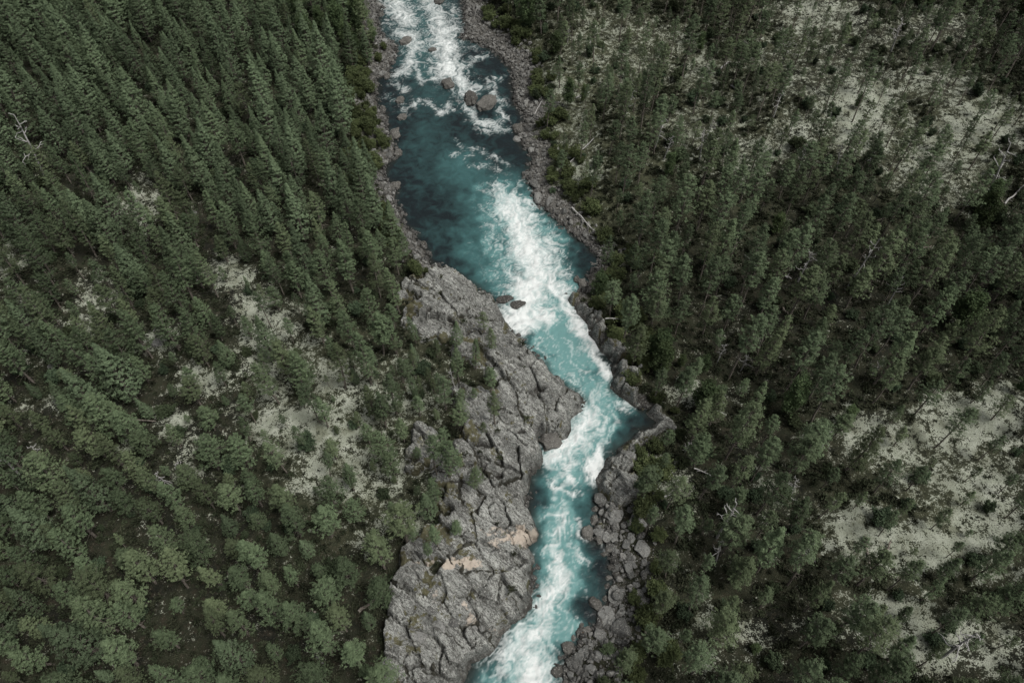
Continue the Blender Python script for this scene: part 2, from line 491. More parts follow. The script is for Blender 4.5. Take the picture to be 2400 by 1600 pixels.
M_juniper = foliage_mat('juniper_needles', (.030, .048, .028), (.075, .105, .062), (.06, .07, .035))
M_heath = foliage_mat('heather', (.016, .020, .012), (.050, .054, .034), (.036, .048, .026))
def bark_mat(name, a, b_):
    M, t, b = new_mat(name)
    q = NB(t)
    co = q.coord()
    n = q.noise(q.mapping(co, (1, 1, .25)), 9, 5, .65)
    q.link(q.mix(q.ramp(n, .35, .65), a, b_), b.inputs['Base Color'])
    q.link(q.bump(n, .7, .04), b.inputs['Normal'])
    return M
M_bark = bark_mat('pine_bark', (.07, .060, .050), (.215, .195, .168))
M_birchbark = bark_mat('birch_bark', (.10, .09, .08), (.45, .43, .40))
M_dead = bark_mat('weathered_wood', (.20, .197, .19), (.40, .395, .385))

# ================================================================== THE LAND
fx = np.concatenate([-118 - np.geomspace(2, 1400, 22)[::-1], np.arange(-118, 118.01, .62), 118 + np.geomspace(2, 1400, 22)])
fy = np.concatenate([8 - np.geomspace(2, 900, 20)[::-1], np.arange(8, 172.01, .62), 172 + np.geomspace(2, 1500, 24)])
X, Y, F = grid(fx, fy)
D = river_d(X, Y)
MK = rock_mask(X, Y)
H0 = h_base(X, Y, D, MK)
LI = lichen_at(X, Y, np.maximum(H0, 0))
PX, PY, _ = proj(X, Y, np.maximum(H0, 0))
SD = side_of(X, Y)
shore = np.where((SD < 0) & (PY < 330), 4.6, np.where((SD < 0) & (PY < 640), 3.4, np.where((SD > 0) & (PY < 300), 5.4, np.where((SD > 0) & (PY < 520), 4.2, np.where((SD > 0) & (PY > 1150), 4.6, 2.2)))))
GR = np.where((SD > 0) & (PY > 1130), .45, 1) * sstep(1.15, .6, D / shore + .42 * fbm(X / 2.5, Y / 2.5, 3, 71))
WET = sstep(.75, .05, D) * .9
Z = H0 - 1.1 * sstep(.3, .7, MK)
ter = obj('ground', mesh_np('ground', np.stack([X, Y, Z], -1).reshape(-1, 3), F, True, {'lichen': LI, 'rock': MK, 'gravel': GR, 'wet': WET, 'grassy': blobs(PX, PY, [(1400,300,260,330,1),(1650,150,260,200,.7),(1700,500,120,100,.6),(880,280,60,130,.9),(1520,1060,60,120,.6),(850,1000,220,260,.7),(2150,350,260,200,.6),(2150,1200,280,260,.6),(1600,1450,80,120,.5)])}), M_ground)
tag(ter, 'forest floor of dark heath with pale lichen clearings and stony river banks', kind='structure')

# ------------------------------------------------------------------ bedrock in separate slabs
SEEDS_PX = [(1030,660),(1090,720),(1010,715),(1060,790),(1130,765),(1180,830),(1120,860),(1220,880),(1290,905),(1250,960),(1180,930),(1310,990),(1335,935),(1210,990),(1170,1005),(1130,1050),(1190,1060),
    (1245,1090),(1090,1060),(1040,1040),(1010,1070),(1110,1118),(1160,1100),(1205,1150),(1105,1155),(1060,1130),(1150,1190),(1060,1210),(1220,1205),(1238,1260),(1160,1258),(1050,1275),(1090,1315),(1180,1300),
    (1222,1345),(1130,1370),(1060,1350),(1010,1380),(960,1360),(1150,1425),(1212,1422),(1080,1435),(1022,1425),(965,1430),(1128,1492),(1080,1525),(1155,1500),(1060,1570),(1000,1530),(950,1525),(930,1590),
    (1010,1600),(1070,1610),(985,1255),(950,1070),(1355,715),(1400,762),(1415,830),(1455,850),(1465,905),(1440,882),(1505,955),(1470,1070),(1440,1125),(1495,1130),(1455,1040),(1390,738),(1540,985),(1430,790)]
_x, _y = unproj([p[0] for p in SEEDS_PX], [p[1] for p in SEEDS_PX], 3.0)
SEEDS = np.stack([_x, _y], 1)
CS, SS = math.cos(STRATA), math.sin(STRATA)
# potholes and clefts: x, y, rx, ry in photo pixels, depth in metres
PITS = [(1017,754,25,15,1.5),(955,628,16,14,1.8),(1057,750,9,17,1.0),(1096,778,9,7,.8),(1002,722,10,7,.6),(1260,910,13,8,1.0),(1170,1112,11,7,.9),(1129,1040,20,9,1.5),(1128,1098,4,22,1.0),(1218,1010,6,5,.5),
        (1480,1096,13,9,1.2),(1440,840,26,10,.8),(1090,725,8,8,.4),(1305,1012,8,6,.6),(1065,1125,16,4,.5),(1400,745,8,10,.7),(1425,830,12,9,.7),(1040,1100,24,5,.7),(1150,770,5,8,.4)]
pit_xy = [(*unproj(p[0], p[1], 2.6),) for p in PITS]
bx = np.arange(-19, 21.01, .135)
by = np.arange(11, 80.01, .135)
X, Y, F = grid(bx, by)
D = river_d(X, Y)
MK = rock_mask(X, Y)
wx, wy = X + .38 * fbm(X / 2.6, Y / 2.6, 3, 81), Y + .38 * fbm(X / 2.6, Y / 2.6, 3, 86)
Draw = D
D = D + (.42 * fbm(X / 1.5, Y / 1.5, 4, 83, .6) + .35 * fbm(X / 3.6, Y / 3.6, 2, 85)) * sstep(-.2, .6, D)
H0 = h_base(X, Y, D, MK)
f1 = np.full(X.shape, 1e9); f2 = np.full(X.shape, 1e9); cid = np.zeros(X.shape, int)
for i, (sx, sy) in enumerate(SEEDS):
    dx, dy = wx - sx, wy - sy
    u, v = dx * CS + dy * SS, -dx * SS + dy * CS
    dd = np.sqrt((u * .58) ** 2 + (v * 1.25) ** 2)
    nw = dd < f1
    f2 = np.where(nw, f1, np.minimum(f2, dd))
    cid = np.where(nw, i, cid)
    f1 = np.where(nw, dd, f1)
coff = rng.uniform(-.65, .65, len(SEEDS))
ctil = rng.uniform(-.13, .13, (len(SEEDS), 2))
U, Vv = X * CS + Y * SS, -X * SS + Y * CS
R = coff[cid] + ctil[cid, 0] * (X - SEEDS[cid, 0]) + ctil[cid, 1] * (Y - SEEDS[cid, 1])
ee = f2 - f1
R = R * sstep(0, .22, ee)
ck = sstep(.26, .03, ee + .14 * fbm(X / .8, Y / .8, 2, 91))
SHADE = ck * (rng.random(len(SEEDS))[cid]) ** .7  # shade of the cracks between slabs, put into the colour
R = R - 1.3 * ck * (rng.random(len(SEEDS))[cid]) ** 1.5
ridg = 1 - np.abs(fbm(U / 4.2 + .3 * fbm(X / 2, Y / 2, 2, 5), Vv / .62, 4, 95))
R = R + .32 * (ridg - .75) * np.where(Y < 47, .5, 1) + .05 * fbm(X / .45, Y / .45, 3, 99)
lv_ = Vv / 2.7 + .55 * fbm(U / 7, Vv / 3, 3, 161) + .13 * fbm(X / .9, Y / .9, 2, 163)
saw = lv_ - np.floor(lv_)
R = R + .55 * (np.where(saw < .9, saw / .9, (1 - saw) / .1) - .5) * sstep(-.3, .4, fbm(X / 5, Y / 5, 2, 165))
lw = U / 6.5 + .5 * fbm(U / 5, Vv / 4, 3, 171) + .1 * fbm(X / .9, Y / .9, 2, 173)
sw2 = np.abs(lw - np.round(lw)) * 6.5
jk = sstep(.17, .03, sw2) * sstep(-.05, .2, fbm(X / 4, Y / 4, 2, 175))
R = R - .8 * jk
SHADE = np.maximum(SHADE, jk)
SHADE = np.maximum(SHADE, sstep(.84, .95, saw) * sstep(-.3, .3, fbm(X / 5, Y / 5, 2, 165)) * .9)  # painted shade continues along the ledge drops
j2 = 1 - np.abs(fbm(U / 1.6, Vv / 3.6, 3, 103))
R = R - .30 * sstep(.955, .995, j2)
H = H0 + np.where(D > 0, R * sstep(0.0, .9, D), .12 * fbm(X / .7, Y / .7, 2, 3))
WET = sstep(.6, .05, D + .3 * fbm(X / 1.1, Y / 1.1, 3, 111)) * .85
OC = np.zeros(X.shape); MO = np.zeros(X.shape)
PX, PY, _ = proj(X, Y, np.maximum(H, 0))
for (cx, cy, rx, ry, dp), (qx, qy) in zip(PITS, pit_xy):
    k = np.exp(-np.power(((PX + 4 * fbm(X, Y, 2, 121) * 3 - cx) / rx) ** 2 + ((PY - cy) / ry) ** 2, 2.5) * .8)
    H = H - dp * k
    WET = np.maximum(WET, sstep(.35, .8, k) * .97)
wob = 14 * fbm(X / 1.2, Y / 1.2, 3, 131)
OC = blobs(PX + wob, PY + wob, [(1236,1258,36,20,1),(1190,1262,40,10,.7),(1160,1245,60,7,.45),(1050,1322,75,9,.95),(1090,1312,30,8,.9),(1105,1455,16,18,.55),(1090,1420,8,16,.5),(1175,1480,30,16,.4),(1020,1395,12,22,.45),(1160,1275,24,9,.5),(1260,1310,10,16,.5),(1180,1500,16,14,.35)])
MO = np.maximum(np.maximum(.85 * sstep(.7, .12, MK - .30 + .4 * fbm(X / 1.7, Y / 1.7, 3, 141)), .72 * sstep(.12, .5, fbm(X / 2.6, Y / 2.6, 4, 143)) * sstep(3.5, 8, D)),
                blobs(PX + wob, PY + wob, [(1030,1250,36,20,.9),(1070,745,22,20,.5),(1110,770,20,18,.45),(1160,1060,18,16,.6),(1100,1010,20,18,.8),(1240,985,20,10,.6),(1195,1175,14,24,.5),(1060,1150,26,18,.6),(1000,1250,20,30,.6),(1040,1400,16,20,.5),
                   (930,1500,24,24,.6),(1230,1515,40,8,.4),(1160,1545,16,6,.4),(1430,790,26,18,.6),(1470,1040,26,16,.7),(1500,1100,24,40,.6),(1220,940,14,10,.45)]))
LI = .75 * blobs(PX + wob, PY + wob, [(1010,1040,40,30,.8),(960,1080,30,20,.8),(1070,1050,20,14,.5),(1040,1180,30,20,.5),(1030,1230,24,14,.5),(1490,1130,30,20,.7),(1120,880,30,14,.5),(990,1130,20,20,.5)])
Zb = H - 1.3 * (1 - sstep(0, .75, MK))
keep = (MK > .1) & (D > -1.4)
root = empty('bedrock', (0, 0, 0))
tag(root, 'bare grey gneiss along the river, broken into cracked slabs', kind='structure')
co3 = np.stack([X, Y, Zb], -1).reshape(-1, 3)
fk = keep.ravel()[F].all(1)
fc = cid.ravel()[F[:, 0]]
at_all = {'ochre': OC.ravel(), 'wet': WET.ravel(), 'moss': MO.ravel(), 'lichen': LI.ravel(), 'crack_shade': SHADE.ravel()}
for i in range(len(SEEDS)):
    ff = F[fk & (fc == i)]
    if len(ff) < 30:
        continue
    ids, inv = np.unique(ff, return_inverse=True)
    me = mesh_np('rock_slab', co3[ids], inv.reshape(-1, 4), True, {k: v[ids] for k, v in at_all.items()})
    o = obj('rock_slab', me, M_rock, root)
    if SEEDS_PX[i] == (1238, 1260):
        o['label'] = 'pale beige tongue of rock worn smooth at the water'
    if SEEDS_PX[i] == (1335, 935):
        o['label'] = 'striped pointed slab that juts into the river'

# ================================================================== THE WATER
FOAM = [  # strokes: width in photo pixels, strength, points
    (34,.95,[(925,-60),(927,15),(947,38),(957,51)]),(26,.9,[(934,71),(960,84),(972,107)]),(15,.85,[(972,107),(962,138),(952,168),(940,172)]),
    (30,.9,[(1000,-80),(1003,5),(1026,38),(1034,76)]),(40,1.0,[(1034,76),(1044,107),(1044,135),(1054,163)]),(26,.95,[(1054,163),(1074,179),(1087,204),(1095,222)]),
    (8,.9,[(977,150),(983,179),(992,193),(1013,186),(1039,179)]),(13,.85,[(1044,135),(1080,150),(1097,153)]),(11,.8,[(1097,143),(1141,130)]),(13,.5,[(1074,120),(1130,110)]),
    (9,.8,[(1000,237),(1018,250),(1036,265),(1054,258),(1052,245)]),(10,.75,[(944,258),(965,245),(980,235)]),(10,.6,[(915,196),(927,199),(947,212)]),
    (13,.85,[(1095,245),(1110,275),(1130,291),(1156,293),(1176,280),(1179,245),(1156,224)]),(8,.7,[(1115,303),(1143,309)]),(12,.8,[(1156,303),(1189,301)]),(20,.6,[(1105,209),(1156,199)]),
    (7,.75,[(1153,184),(1176,186)]),(10,.5,[(900,225),(930,240),(950,262)]),(22,.45,[(905,30),(915,80)]),(16,.6,[(1060,20),(1072,60)]),(12,.5,[(990,90),(985,125)]),
    (7,.55,[(1062,365),(1120,344),(1095,370)]),(9,.55,[(1130,357),(1189,383)]),(8,.5,[(1105,388),(1169,398)]),(6,.45,[(1070,330),(1082,350)]),
    (24,.75,[(1160,445),(1185,470)]),(44,1.0,[(1194,478),(1218,520),(1238,580)]),(54,1.05,[(1236,580),(1258,620),(1245,680)]),(46,1.05,[(1245,680),(1225,725),(1215,752)]),(28,.72,[(1285,560),(1312,640)]),
    (26,.9,[(1285,640),(1318,690),(1350,740),(1375,785)]),(22,1.1,[(1355,760),(1378,795),(1392,815)]),(32,1.0,[(1180,748),(1230,750),(1278,738)]),(34,.45,[(1158,480),(1172,560),(1184,640)]),
    (15,1.0,[(1400,835),(1428,885)]),(16,.45,[(1375,850),(1388,920)]),(20,.4,[(1340,880),(1395,900),(1440,935)]),(10,.75,[(1452,948),(1480,956)]),(5,.6,[(1262,800),(1290,790),(1303,765)]),(5,.5,[(1240,812),(1262,815),(1275,845)]),
    (26,.7,[(1385,930),(1385,970)]),(36,.95,[(1388,965),(1372,1003),(1340,1040)]),(26,.95,[(1340,1040),(1310,1068),(1290,1076)]),(26,.65,[(1420,985),(1400,1020)]),(19,1.05,[(1403,1060),(1395,1085),(1390,1108)]),
    (22,.7,[(1345,1082),(1325,1098)]),(11,.9,[(1326,1108),(1338,1126)]),(8,1.05,[(1304,1128),(1312,1148),(1328,1157),(1346,1156)]),(20,.4,[(1300,1180),(1280,1200)]),
    (15,.75,[(1320,1190),(1312,1240),(1301,1290)]),(19,.85,[(1301,1290),(1309,1345)]),(26,1.0,[(1309,1345),(1296,1388),(1266,1420)]),(36,.75,[(1262,1430),(1268,1460)]),(34,.85,[(1255,1470),(1225,1515),(1180,1532)]),
    (48,.95,[(1235,1505),(1245,1557),(1255,1602)]),(60,.9,[(1250,1600),(1220,1760)]),(9,.8,[(1358,1222),(1362,1245),(1374,1260)]),(5,.7,[(1340,1270),(1352,1305)]),(5,.6,[(1378,1378),(1384,1402)]),(4,.7,[(1350,1430),(1352,1452),(1346,1495)]),
    (9,.55,[(1270,1380),(1262,1412)]),(5,.6,[(1290,1230),(1268,1305)]),(5,.55,[(1330,1260),(1370,1310)]),(5,.4,[(1385,1330),(1400,1345)]),(5,.6,[(1385,1264),(1425,1285),(1436,1300)])]
TURQ = [(70,.45,[(960,-80),(985,60),(1000,130)]),(30,.5,[(985,100),(995,170)]),(55,.28,[(1010,200),(1020,240)]),(55,.26,[(1000,310),(1020,400),(1060,430)]),(60,.65,[(1075,390),(1120,440),(1150,500)]),(60,.85,[(1130,460),(1160,560),(1180,650)]),
    (70,1.0,[(1190,470),(1230,560),(1270,660)]),(50,.9,[(1270,540),(1320,610),(1330,680)]),(38,.7,[(1095,560),(1130,640)]),(30,.22,[(1020,540),(1050,600)]),(70,1.0,[(1240,700),(1300,760),(1340,840)]),(60,.85,[(1280,820),(1350,880),(1420,920)]),
    (75,1.0,[(1400,930),(1390,1000),(1330,1070)]),(40,.7,[(1450,960),(1420,1020)]),(60,.85,[(1330,1080),(1320,1160),(1315,1250)]),(55,1.0,[(1312,1200),(1300,1300),(1310,1370)]),(50,.9,[(1330,1280),(1350,1360),(1320,1440)]),
    (80,1.0,[(1290,1420),(1260,1500),(1220,1620),(1180,1760)])]
DARK = [(1372,600,44,42,1),(1200,230,26,60,.7),(1215,350,30,36,.8),(1500,988,48,30,.8),(1470,1012,30,26,.6),(1408,1330,36,64,1),(1410,1200,18,50,.9),(1380,1430,30,44,.95),(1246,1165,16,44,.7),(1340,1150,60,14,.2),(1030,610,60,26,.75),(925,410,36,40,.7),(1140,130,60,30,.5),(900,230,26,60,.7),(930,300,30,40,.7),(1340,1530,16,30,.7),(1050,480,70,70,.35)]
gx = np.arange(-34, 34.01, .19)
gy = np.arange(4, 206.01, .19)
X, Y, F = grid(gx, gy)
D = river_d(X, Y)
PX, PY, DEP = proj(X, Y, 0.0)
def strokes(L, soft, wob):
    """Largest of the soft strokes; distances are taken on the water, widths scaled from the photograph."""
    out = np.zeros(X.shape)
    for wd, s, pts in L:
        P = np.stack(unproj([p[0] for p in pts], [p[1] for p in pts], 0), 1)
        sc = proj(P[:, 0], P[:, 1], 0.0)[2].mean() / FPX
        rad = wd * sc
        x0, x1, y0, y1 = P[:, 0].min() - 3 * rad - 2, P[:, 0].max() + 3 * rad + 2, P[:, 1].min() - 4 * rad - 2, P[:, 1].max() + 4 * rad + 2
        ix = slice(*np.searchsorted(gx, [x0, x1])); iy = slice(*np.searchsorted(gy, [y0, y1]))
        xx, yy = X[iy, ix] + wob * NWX[iy, ix], (Y[iy, ix] + wob * NWY[iy, ix])
        best = np.full(xx.shape, 1e9)
        for a, b_ in zip(P[:-1], P[1:]):
            e = b_ - a
            tt = np.clip(((xx - a[0]) * e[0] + (yy - a[1]) * e[1]) / (e @ e + 1e-9), 0, 1)
            best = np.minimum(best, np.hypot(xx - a[0] - tt * e[0], (yy - a[1] - tt * e[1]) * .8))
        out[iy, ix] = np.maximum(out[iy, ix], s * np.exp(-np.power(best / rad, soft) * .7))
    return out
NWX, NWY = fbm(X / 2.4, Y / 2.4, 4, 201), fbm(X / 2.4, Y / 2.4, 4, 207)
FO = strokes([(a, b_ * (.84 if c_[0][1] < 320 else .97), c_) for a, b_, c_ in FOAM], 1.7, .8)
TU = strokes(TURQ, 2.2, 1.6)
DK = blobs(PX + 16 * NWX, PY + 16 * NWY, DARK)
TU = np.minimum(TU * np.where(PY > 690, 1.2, 1.0), 1.15)
TU = np.maximum(TU, .5 * FO) * (1 - .9 * DK)
FO = FO * (1 - .55 * DK)
# flow lines: white noise smeared along the current and its eddies
TX = np.zeros(X.shape); TY = np.zeros(X.shape)
for a, b_ in zip(CENTER[:-1], CENTER[1:]):
    e = b_ - a
    L = np.hypot(*e)
    tt = np.clip(((X - a[0]) * e[0] + (Y - a[1]) * e[1]) / (L * L), 0, 1)
    wgt = np.exp(-((X - a[0] - tt * e[0]) ** 2 + (Y - a[1] - tt * e[1]) ** 2) / 50.0) + 1e-9
    TX += wgt * e[0] / L; TY += wgt * e[1] / L
nrm = np.hypot(TX, TY) + 1e-9
TX, TY = TX / nrm, TY / nrm
psi = 2.6 * fbm(X / 5.2, Y / 5.2, 3, 211, .6)
gyy, gxx = np.gradient(psi, .19)
VX, VY = TX + 1.15 * gyy, TY - 1.15 * gxx
nrm = np.hypot(VX, VY) + 1e-6
VX, VY = VX / nrm, VY / nrm
WN = rng.random(X.shape)
WN = .7 * WN + .3 * (.5 + .5 * perlin(X / .45, Y / .45, 221))
acc = WN.copy()
ny, nx = X.shape
J0, I0 = np.mgrid[0:ny, 0:nx].astype(float)
for sgn in (1, -1):
    I, J = I0.copy(), J0.copy()
    for k in range(19):
        ii, jj = np.clip(I.round().astype(int), 0, nx - 1), np.clip(J.round().astype(int), 0, ny - 1)
        I = I + sgn * VX[jj, ii] * .9; J = J + sgn * VY[jj, ii] * .9
        acc += WN[np.clip(J.round().astype(int), 0, ny - 1), np.clip(I.round().astype(int), 0, nx - 1)]
acc = (acc - acc.mean()) / acc.std()
LIC = np.clip(.5 + .31 * acc, 0, 1)
FB = .5 + .5 * np.clip(fbm(X / 1.9 + .5 * NWX, Y / 1.9 + .5 * NWY, 4, 231, .6), -1, 1)
TX_ = .82 * LIC + .18 * FB
ambient = .30 * sstep(.45, 1.0, TU) * (.6 + .8 * FB) 
FF = np.maximum(FO, ambient)
foam = np.clip((.5 + (FF - .60) * 1.6 + (TX_ - .5) * 1.45 * (1 - .45 * np.minimum(FF, 1))) * sstep(.02, .2, FF), 0, 1.25)
ripple = .05 * fbm(X / 1.2, Y / 1.2, 3, 241)
Zw = ripple + .26 * FO * (fbm(X / 1.5, Y / 1.2, 3, 251) + .5 * (LIC - .5)) + .05 * np.minimum(foam, 1) * (FO > .2)
Zw = Zw * sstep(.3, -.8, D)
SHAL = sstep(-1.1, .1, D + .5 * NWX) * np.clip(1 - foam, 0, 1) * .85
keep = D < .9
fk = keep.ravel()[F].any(1)
ids, inv = np.unique(F[fk], return_inverse=True)
me = mesh_np('river', np.stack([X, Y, Zw], -1).reshape(-1, 3)[ids], inv.reshape(-1, 4), True,
             {'foam': foam.ravel()[ids], 'turquoise': TU.ravel()[ids], 'shallow': SHAL.ravel()[ids]})
riv = obj('river', me, M_water)
tag(riv, 'turquoise white-water river running between rock and forest', kind='structure')

# ================================================================== STONES
def boulder_mesh(seed, sub=3, cuts=7, flat=.8, hard=.42):
    import bmesh
    r = np.random.default_rng(seed)
    bm = bmesh.new()
    bmesh.ops.create_icosphere(bm, subdivisions=sub, radius=1.0)
    V = np.array([v.co[:] for v in bm.verts])
    Fc = np.array([[v.index for v in f.verts] for f in bm.faces])
    bm.free()
    for _ in range(cuts):
        n = r.normal(size=3); n /= np.linalg.norm(n)
        if hard > .5: n[2] *= .5; n /= np.linalg.norm(n)
        lim = r.uniform(hard, .8)
        dd = V @ n
        V = V - np.outer(np.maximum(dd - lim, 0) * .92, n)
    off = r.uniform(0, 50)
    V *= (1 + (.10 if hard < .5 else .2) * fbm(V[:, 0] * 1.5 + off, V[:, 1] * 1.5 + V[:, 2] * 1.3, 3, seed % 7 + 300))[:, None]
    V[:, 2] *= flat
    return mesh_np('boulder', V, Fc, False)
B_MESH = [boulder_mesh(i + 1, 3, 10 + i % 4, .7 + .05 * (i % 3)) for i in range(9)]
for m_ in B_MESH:
    m_.materials.append(M_boulder)
B_WET = boulder_mesh(88, 3, 9, .6)
B_WET.materials.append(boulder_mat('boulder_wet', (.035, .034, .032), (.05, .048, .045)))
M_damp = boulder_mat('boulder_damp', (.045, .044, .040), (.11, .107, .098))
DAMP = [boulder_mesh(91 + i, 3, 8, .95, .62) for i in range(5)]
for m_ in DAMP:
    m_.materials.append(M_damp)
B_BROWN = boulder_mesh(77, 3, 8, .75)
B_BROWN.materials.append(M_brown)

LANDMARKS = []          # (x, y, phrase) that labels can refer to
def add_boulder(px, py, wpx, hpx, label, rz=0, sink=.35, z=None, me=None, group=None, hz=.55):
    if z is None:
        x, y, zz = (float(v[0]) for v in at(px, py))
    else:
        x, y = (float(v) for v in unproj(px, py, z)); zz = z
    dep = proj(x, y, zz)[2]
    rx = .5 * wpx * dep / FPX
    ry = .5 * hpx * dep / FPX / max(.45, math.sin(math.atan2(CAM_H - zz, y)))
    o = obj('boulder', me or random.choice(B_MESH))
    rz_ = math.radians(rz)
    s = (rx + ry) / 2 * hz
    o.location = (x, y, zz + s * (.12 if z is not None else .02))
    o.rotation_euler = (0, 0, rz_)
    o.scale = (rx * 1.05, ry * 1.05, s * 1.15)
    tag(o, label, 'boulder', group or 'boulders along the river')
    return o

TRACED = [
    (1049,199,32,22,'rounded brown-grey boulder alone at the foot of the upper rapids'),(1105,233,34,30,'smooth low boulder joined to the blocky one in the upper rapids'),
    (1141,245,40,36,'blocky boulder with dark vertical furrows in the upper rapids'),(951,98,24,18,'mossy dark boulder in the foam near the upper stony bank'),(1014,118,18,9,'small dark boulder washed over by foam in the upper rapids'),
    (1030,3,26,14,'grey boulder in the white water at the upper edge of the photo'),(898,258,17,17,'pale round boulder at the left bank below the grassy strip'),(943,276,22,15,'grey boulder in the dark water off the left bank'),
    (938,236,20,16,'half drowned boulder off the left bank above another grey boulder'),(926,316,28,26,'large pale angular boulder on the left shore'),(934,360,20,17,'rounded boulder at the left shore below the pale angular one'),
    (897,174,26,11,'long flat pale boulder on the left gravel bar'),(921,133,18,12,'pale boulder on the left gravel bar by the foam'),(1213,303,30,20,'large flat grey boulder off the right bank above a black cove'),
    (1216,326,28,15,'angular boulder at the right shore below the flat grey one'),(1251,431,25,28,'upper of three big smooth boulders at the right shore'),(1262,462,23,34,'middle and longest of three big smooth boulders at the right shore'),
    (1286,472,18,30,'lowest of three big smooth boulders at the right shore'),(1232,408,18,16,'small boulder above three big smooth ones at the right shore'),(1352,655,15,17,'speckled boulder in the black cove, left half of a pair'),
    (1364,664,22,22,'speckled boulder in the black cove, right half of a pair'),(1216,714,38,24,'dark wet boulder in the spray beside the great rapid'),(1186,702,44,22,'dark flat boulder at the head of the slab in the spray'),
    (1292,1037,62,42,'big dark boulder wedged against the tip of the grey slab'),(1249,1008,18,17,'small brownish boulder in the cleft below the striped slab'),(1474,1072,36,32,'round boulder beside a black hole on the right bank'),
    (1440,1212,56,38,'wide block of rock at the head of the right boulder field'),(1405,1248,46,34,'angular block at the right waterline below the wide block'),(1438,1256,26,28,'boulder behind the angular block on the right shore'),
    (1492,1206,26,22,'square block at the forest edge above the right boulder field'),(1482,1262,22,26,'boulder at the forest edge of the right boulder field'),(1430,1286,32,28,'boulder above the dark pool on the right shore'),
    (1445,1328,28,32,'boulder beside the dark pool on the right shore'),(1443,1392,40,54,'tall upright block below the dark pool on the right'),(1428,1446,52,56,'biggest rounded boulder on the right shore'),
    (1366,1488,22,30,'rust-brown boulder low on the right shore'),(1414,1502,26,32,'pale boulder next to the rust-brown one'),(1432,1485,15,19,'small pale boulder under the biggest rounded boulder'),(1449,1502,19,16,'small boulder right of the pale one on the lower right shore'),
    (1422,1539,32,15,'white flat boulder at the edge of a dark green bush'),(1345,1553,40,36,'lumpy boulder at the lower right waterline'),(1372,1530,34,28,'lumpy grey boulder above the lower right waterline'),(1385,1565,36,30,'boulder low on the right shore among rubble'),
    (985,1488,34,32,'pale rounded boulder lying on the lower left slabs'),(1021,1474,46,42,'large pale boulder lying on the lower left slabs'),(1067,1452,42,30,'grey boulder with a flat top below the cracked slab'),(968,1470,20,16,'small boulder above the pale rounded one on the slabs'),
    (930,1472,16,18,'small cream boulder at the edge of the pines on the lower left'),(915,1480,12,14,'small cream boulder beside another at the pine edge'),(1113,1470,16,18,'small boulder in the sandy cleft between slabs'),(1128,1474,12,18,'narrow boulder in the sandy cleft between slabs'),
    (1058,1425,24,16,'small block at the foot of the smooth grey slab'),(1010,1430,26,20,'block with a moss rim under the cracked slab'),(1745,108,24,18,'pale grey boulder high in the right forest'),(455,500,14,12,'pale round boulder in a gap of the left forest'),
    (1383,292,10,9,'small pale boulder on the heath below the upper right lichen'),(36,1465,8,9,'small white stone on dark ground at the lower left'),(742,1540,16,12,'pale stone on dark ground under the lower left pines'),
    (757,1552,14,9,'flat stone on dark ground under the lower left pines'),(372,803,34,24,'grey domed boulder in the left forest'),(118,860,26,18,'pale grey boulder among the far left pines'),(140,945,40,14,'long pale ledge boulder among the far left pines')]
for px, py, wp, hp, lab in TRACED:
    in_water = float(river_d(*[np.array([float(v)]) for v in unproj(px, py, 0)])[0]) < -.2
    add_boulder(px, py, wp, hp, lab, rz=random.uniform(-25, 25), z=0.05 if in_water else None, me=B_BROWN if lab.startswith('rust') else B_WET if lab.startswith('dark') else random.choice(DAMP) if in_water else None)

# loose boulders of the shores
def place_shore(n, test, smin, smax, seed, gap=1.0):
    r = np.random.default_rng(seed)
    xx, yy = r.uniform(-40, 45, 60000), r.uniform(14, 160, 60000)
    dd = river_d(xx, yy)
    ok = (dd > -.6) & (dd < 7)
    xx, yy, dd = xx[ok], yy[ok], dd[ok]
    hh = h_base(xx, yy, dd)
    px, py, dep = proj(xx, yy, hh)
    s_ = side_of(xx, yy)
    ok = test(px, py, dd, s_) & (rock_mask(xx, yy) < .4) & (px > -30) & (px < 2430) & (py > -40) & (py < 1650)
    out = []
    for x, y, h, p, q_, s in zip(xx[ok], yy[ok], hh[ok], px[ok], py[ok], s_[ok]):
        z = smin + (smax - smin) * r.random() ** 2.2
        if all((x - a) ** 2 + (y - b_) ** 2 > (gap * (z + c_)) ** 2 for a, b_, _, c_, *_k in out):
            out.append((x, y, h, z, p, q_, s))
            if len(out) >= n: break
    return out
def shore_test(px, py, d, s):
    return ((s < 0) & (py < 400) & (d < 3.8)) | ((s < 0) & (py >= 400) & (py < 620) & (d < 2.2)) | ((s > 0) & (py < 330) & (d < 5.0)) | ((s > 0) & (py >= 330) & (py < 640) & (d < 3.2)) | ((s > 0) & (py > 1170) & (d < 5.2) & (px < 1500))
shore_b = place_shore(130, shore_test, .28, .95, 5, .95) + place_shore(90, lambda px, py, d, s: (s > 0) & (py > 1165) & (d < 6) & (px < 1510), .35, 1.35, 8, .85)
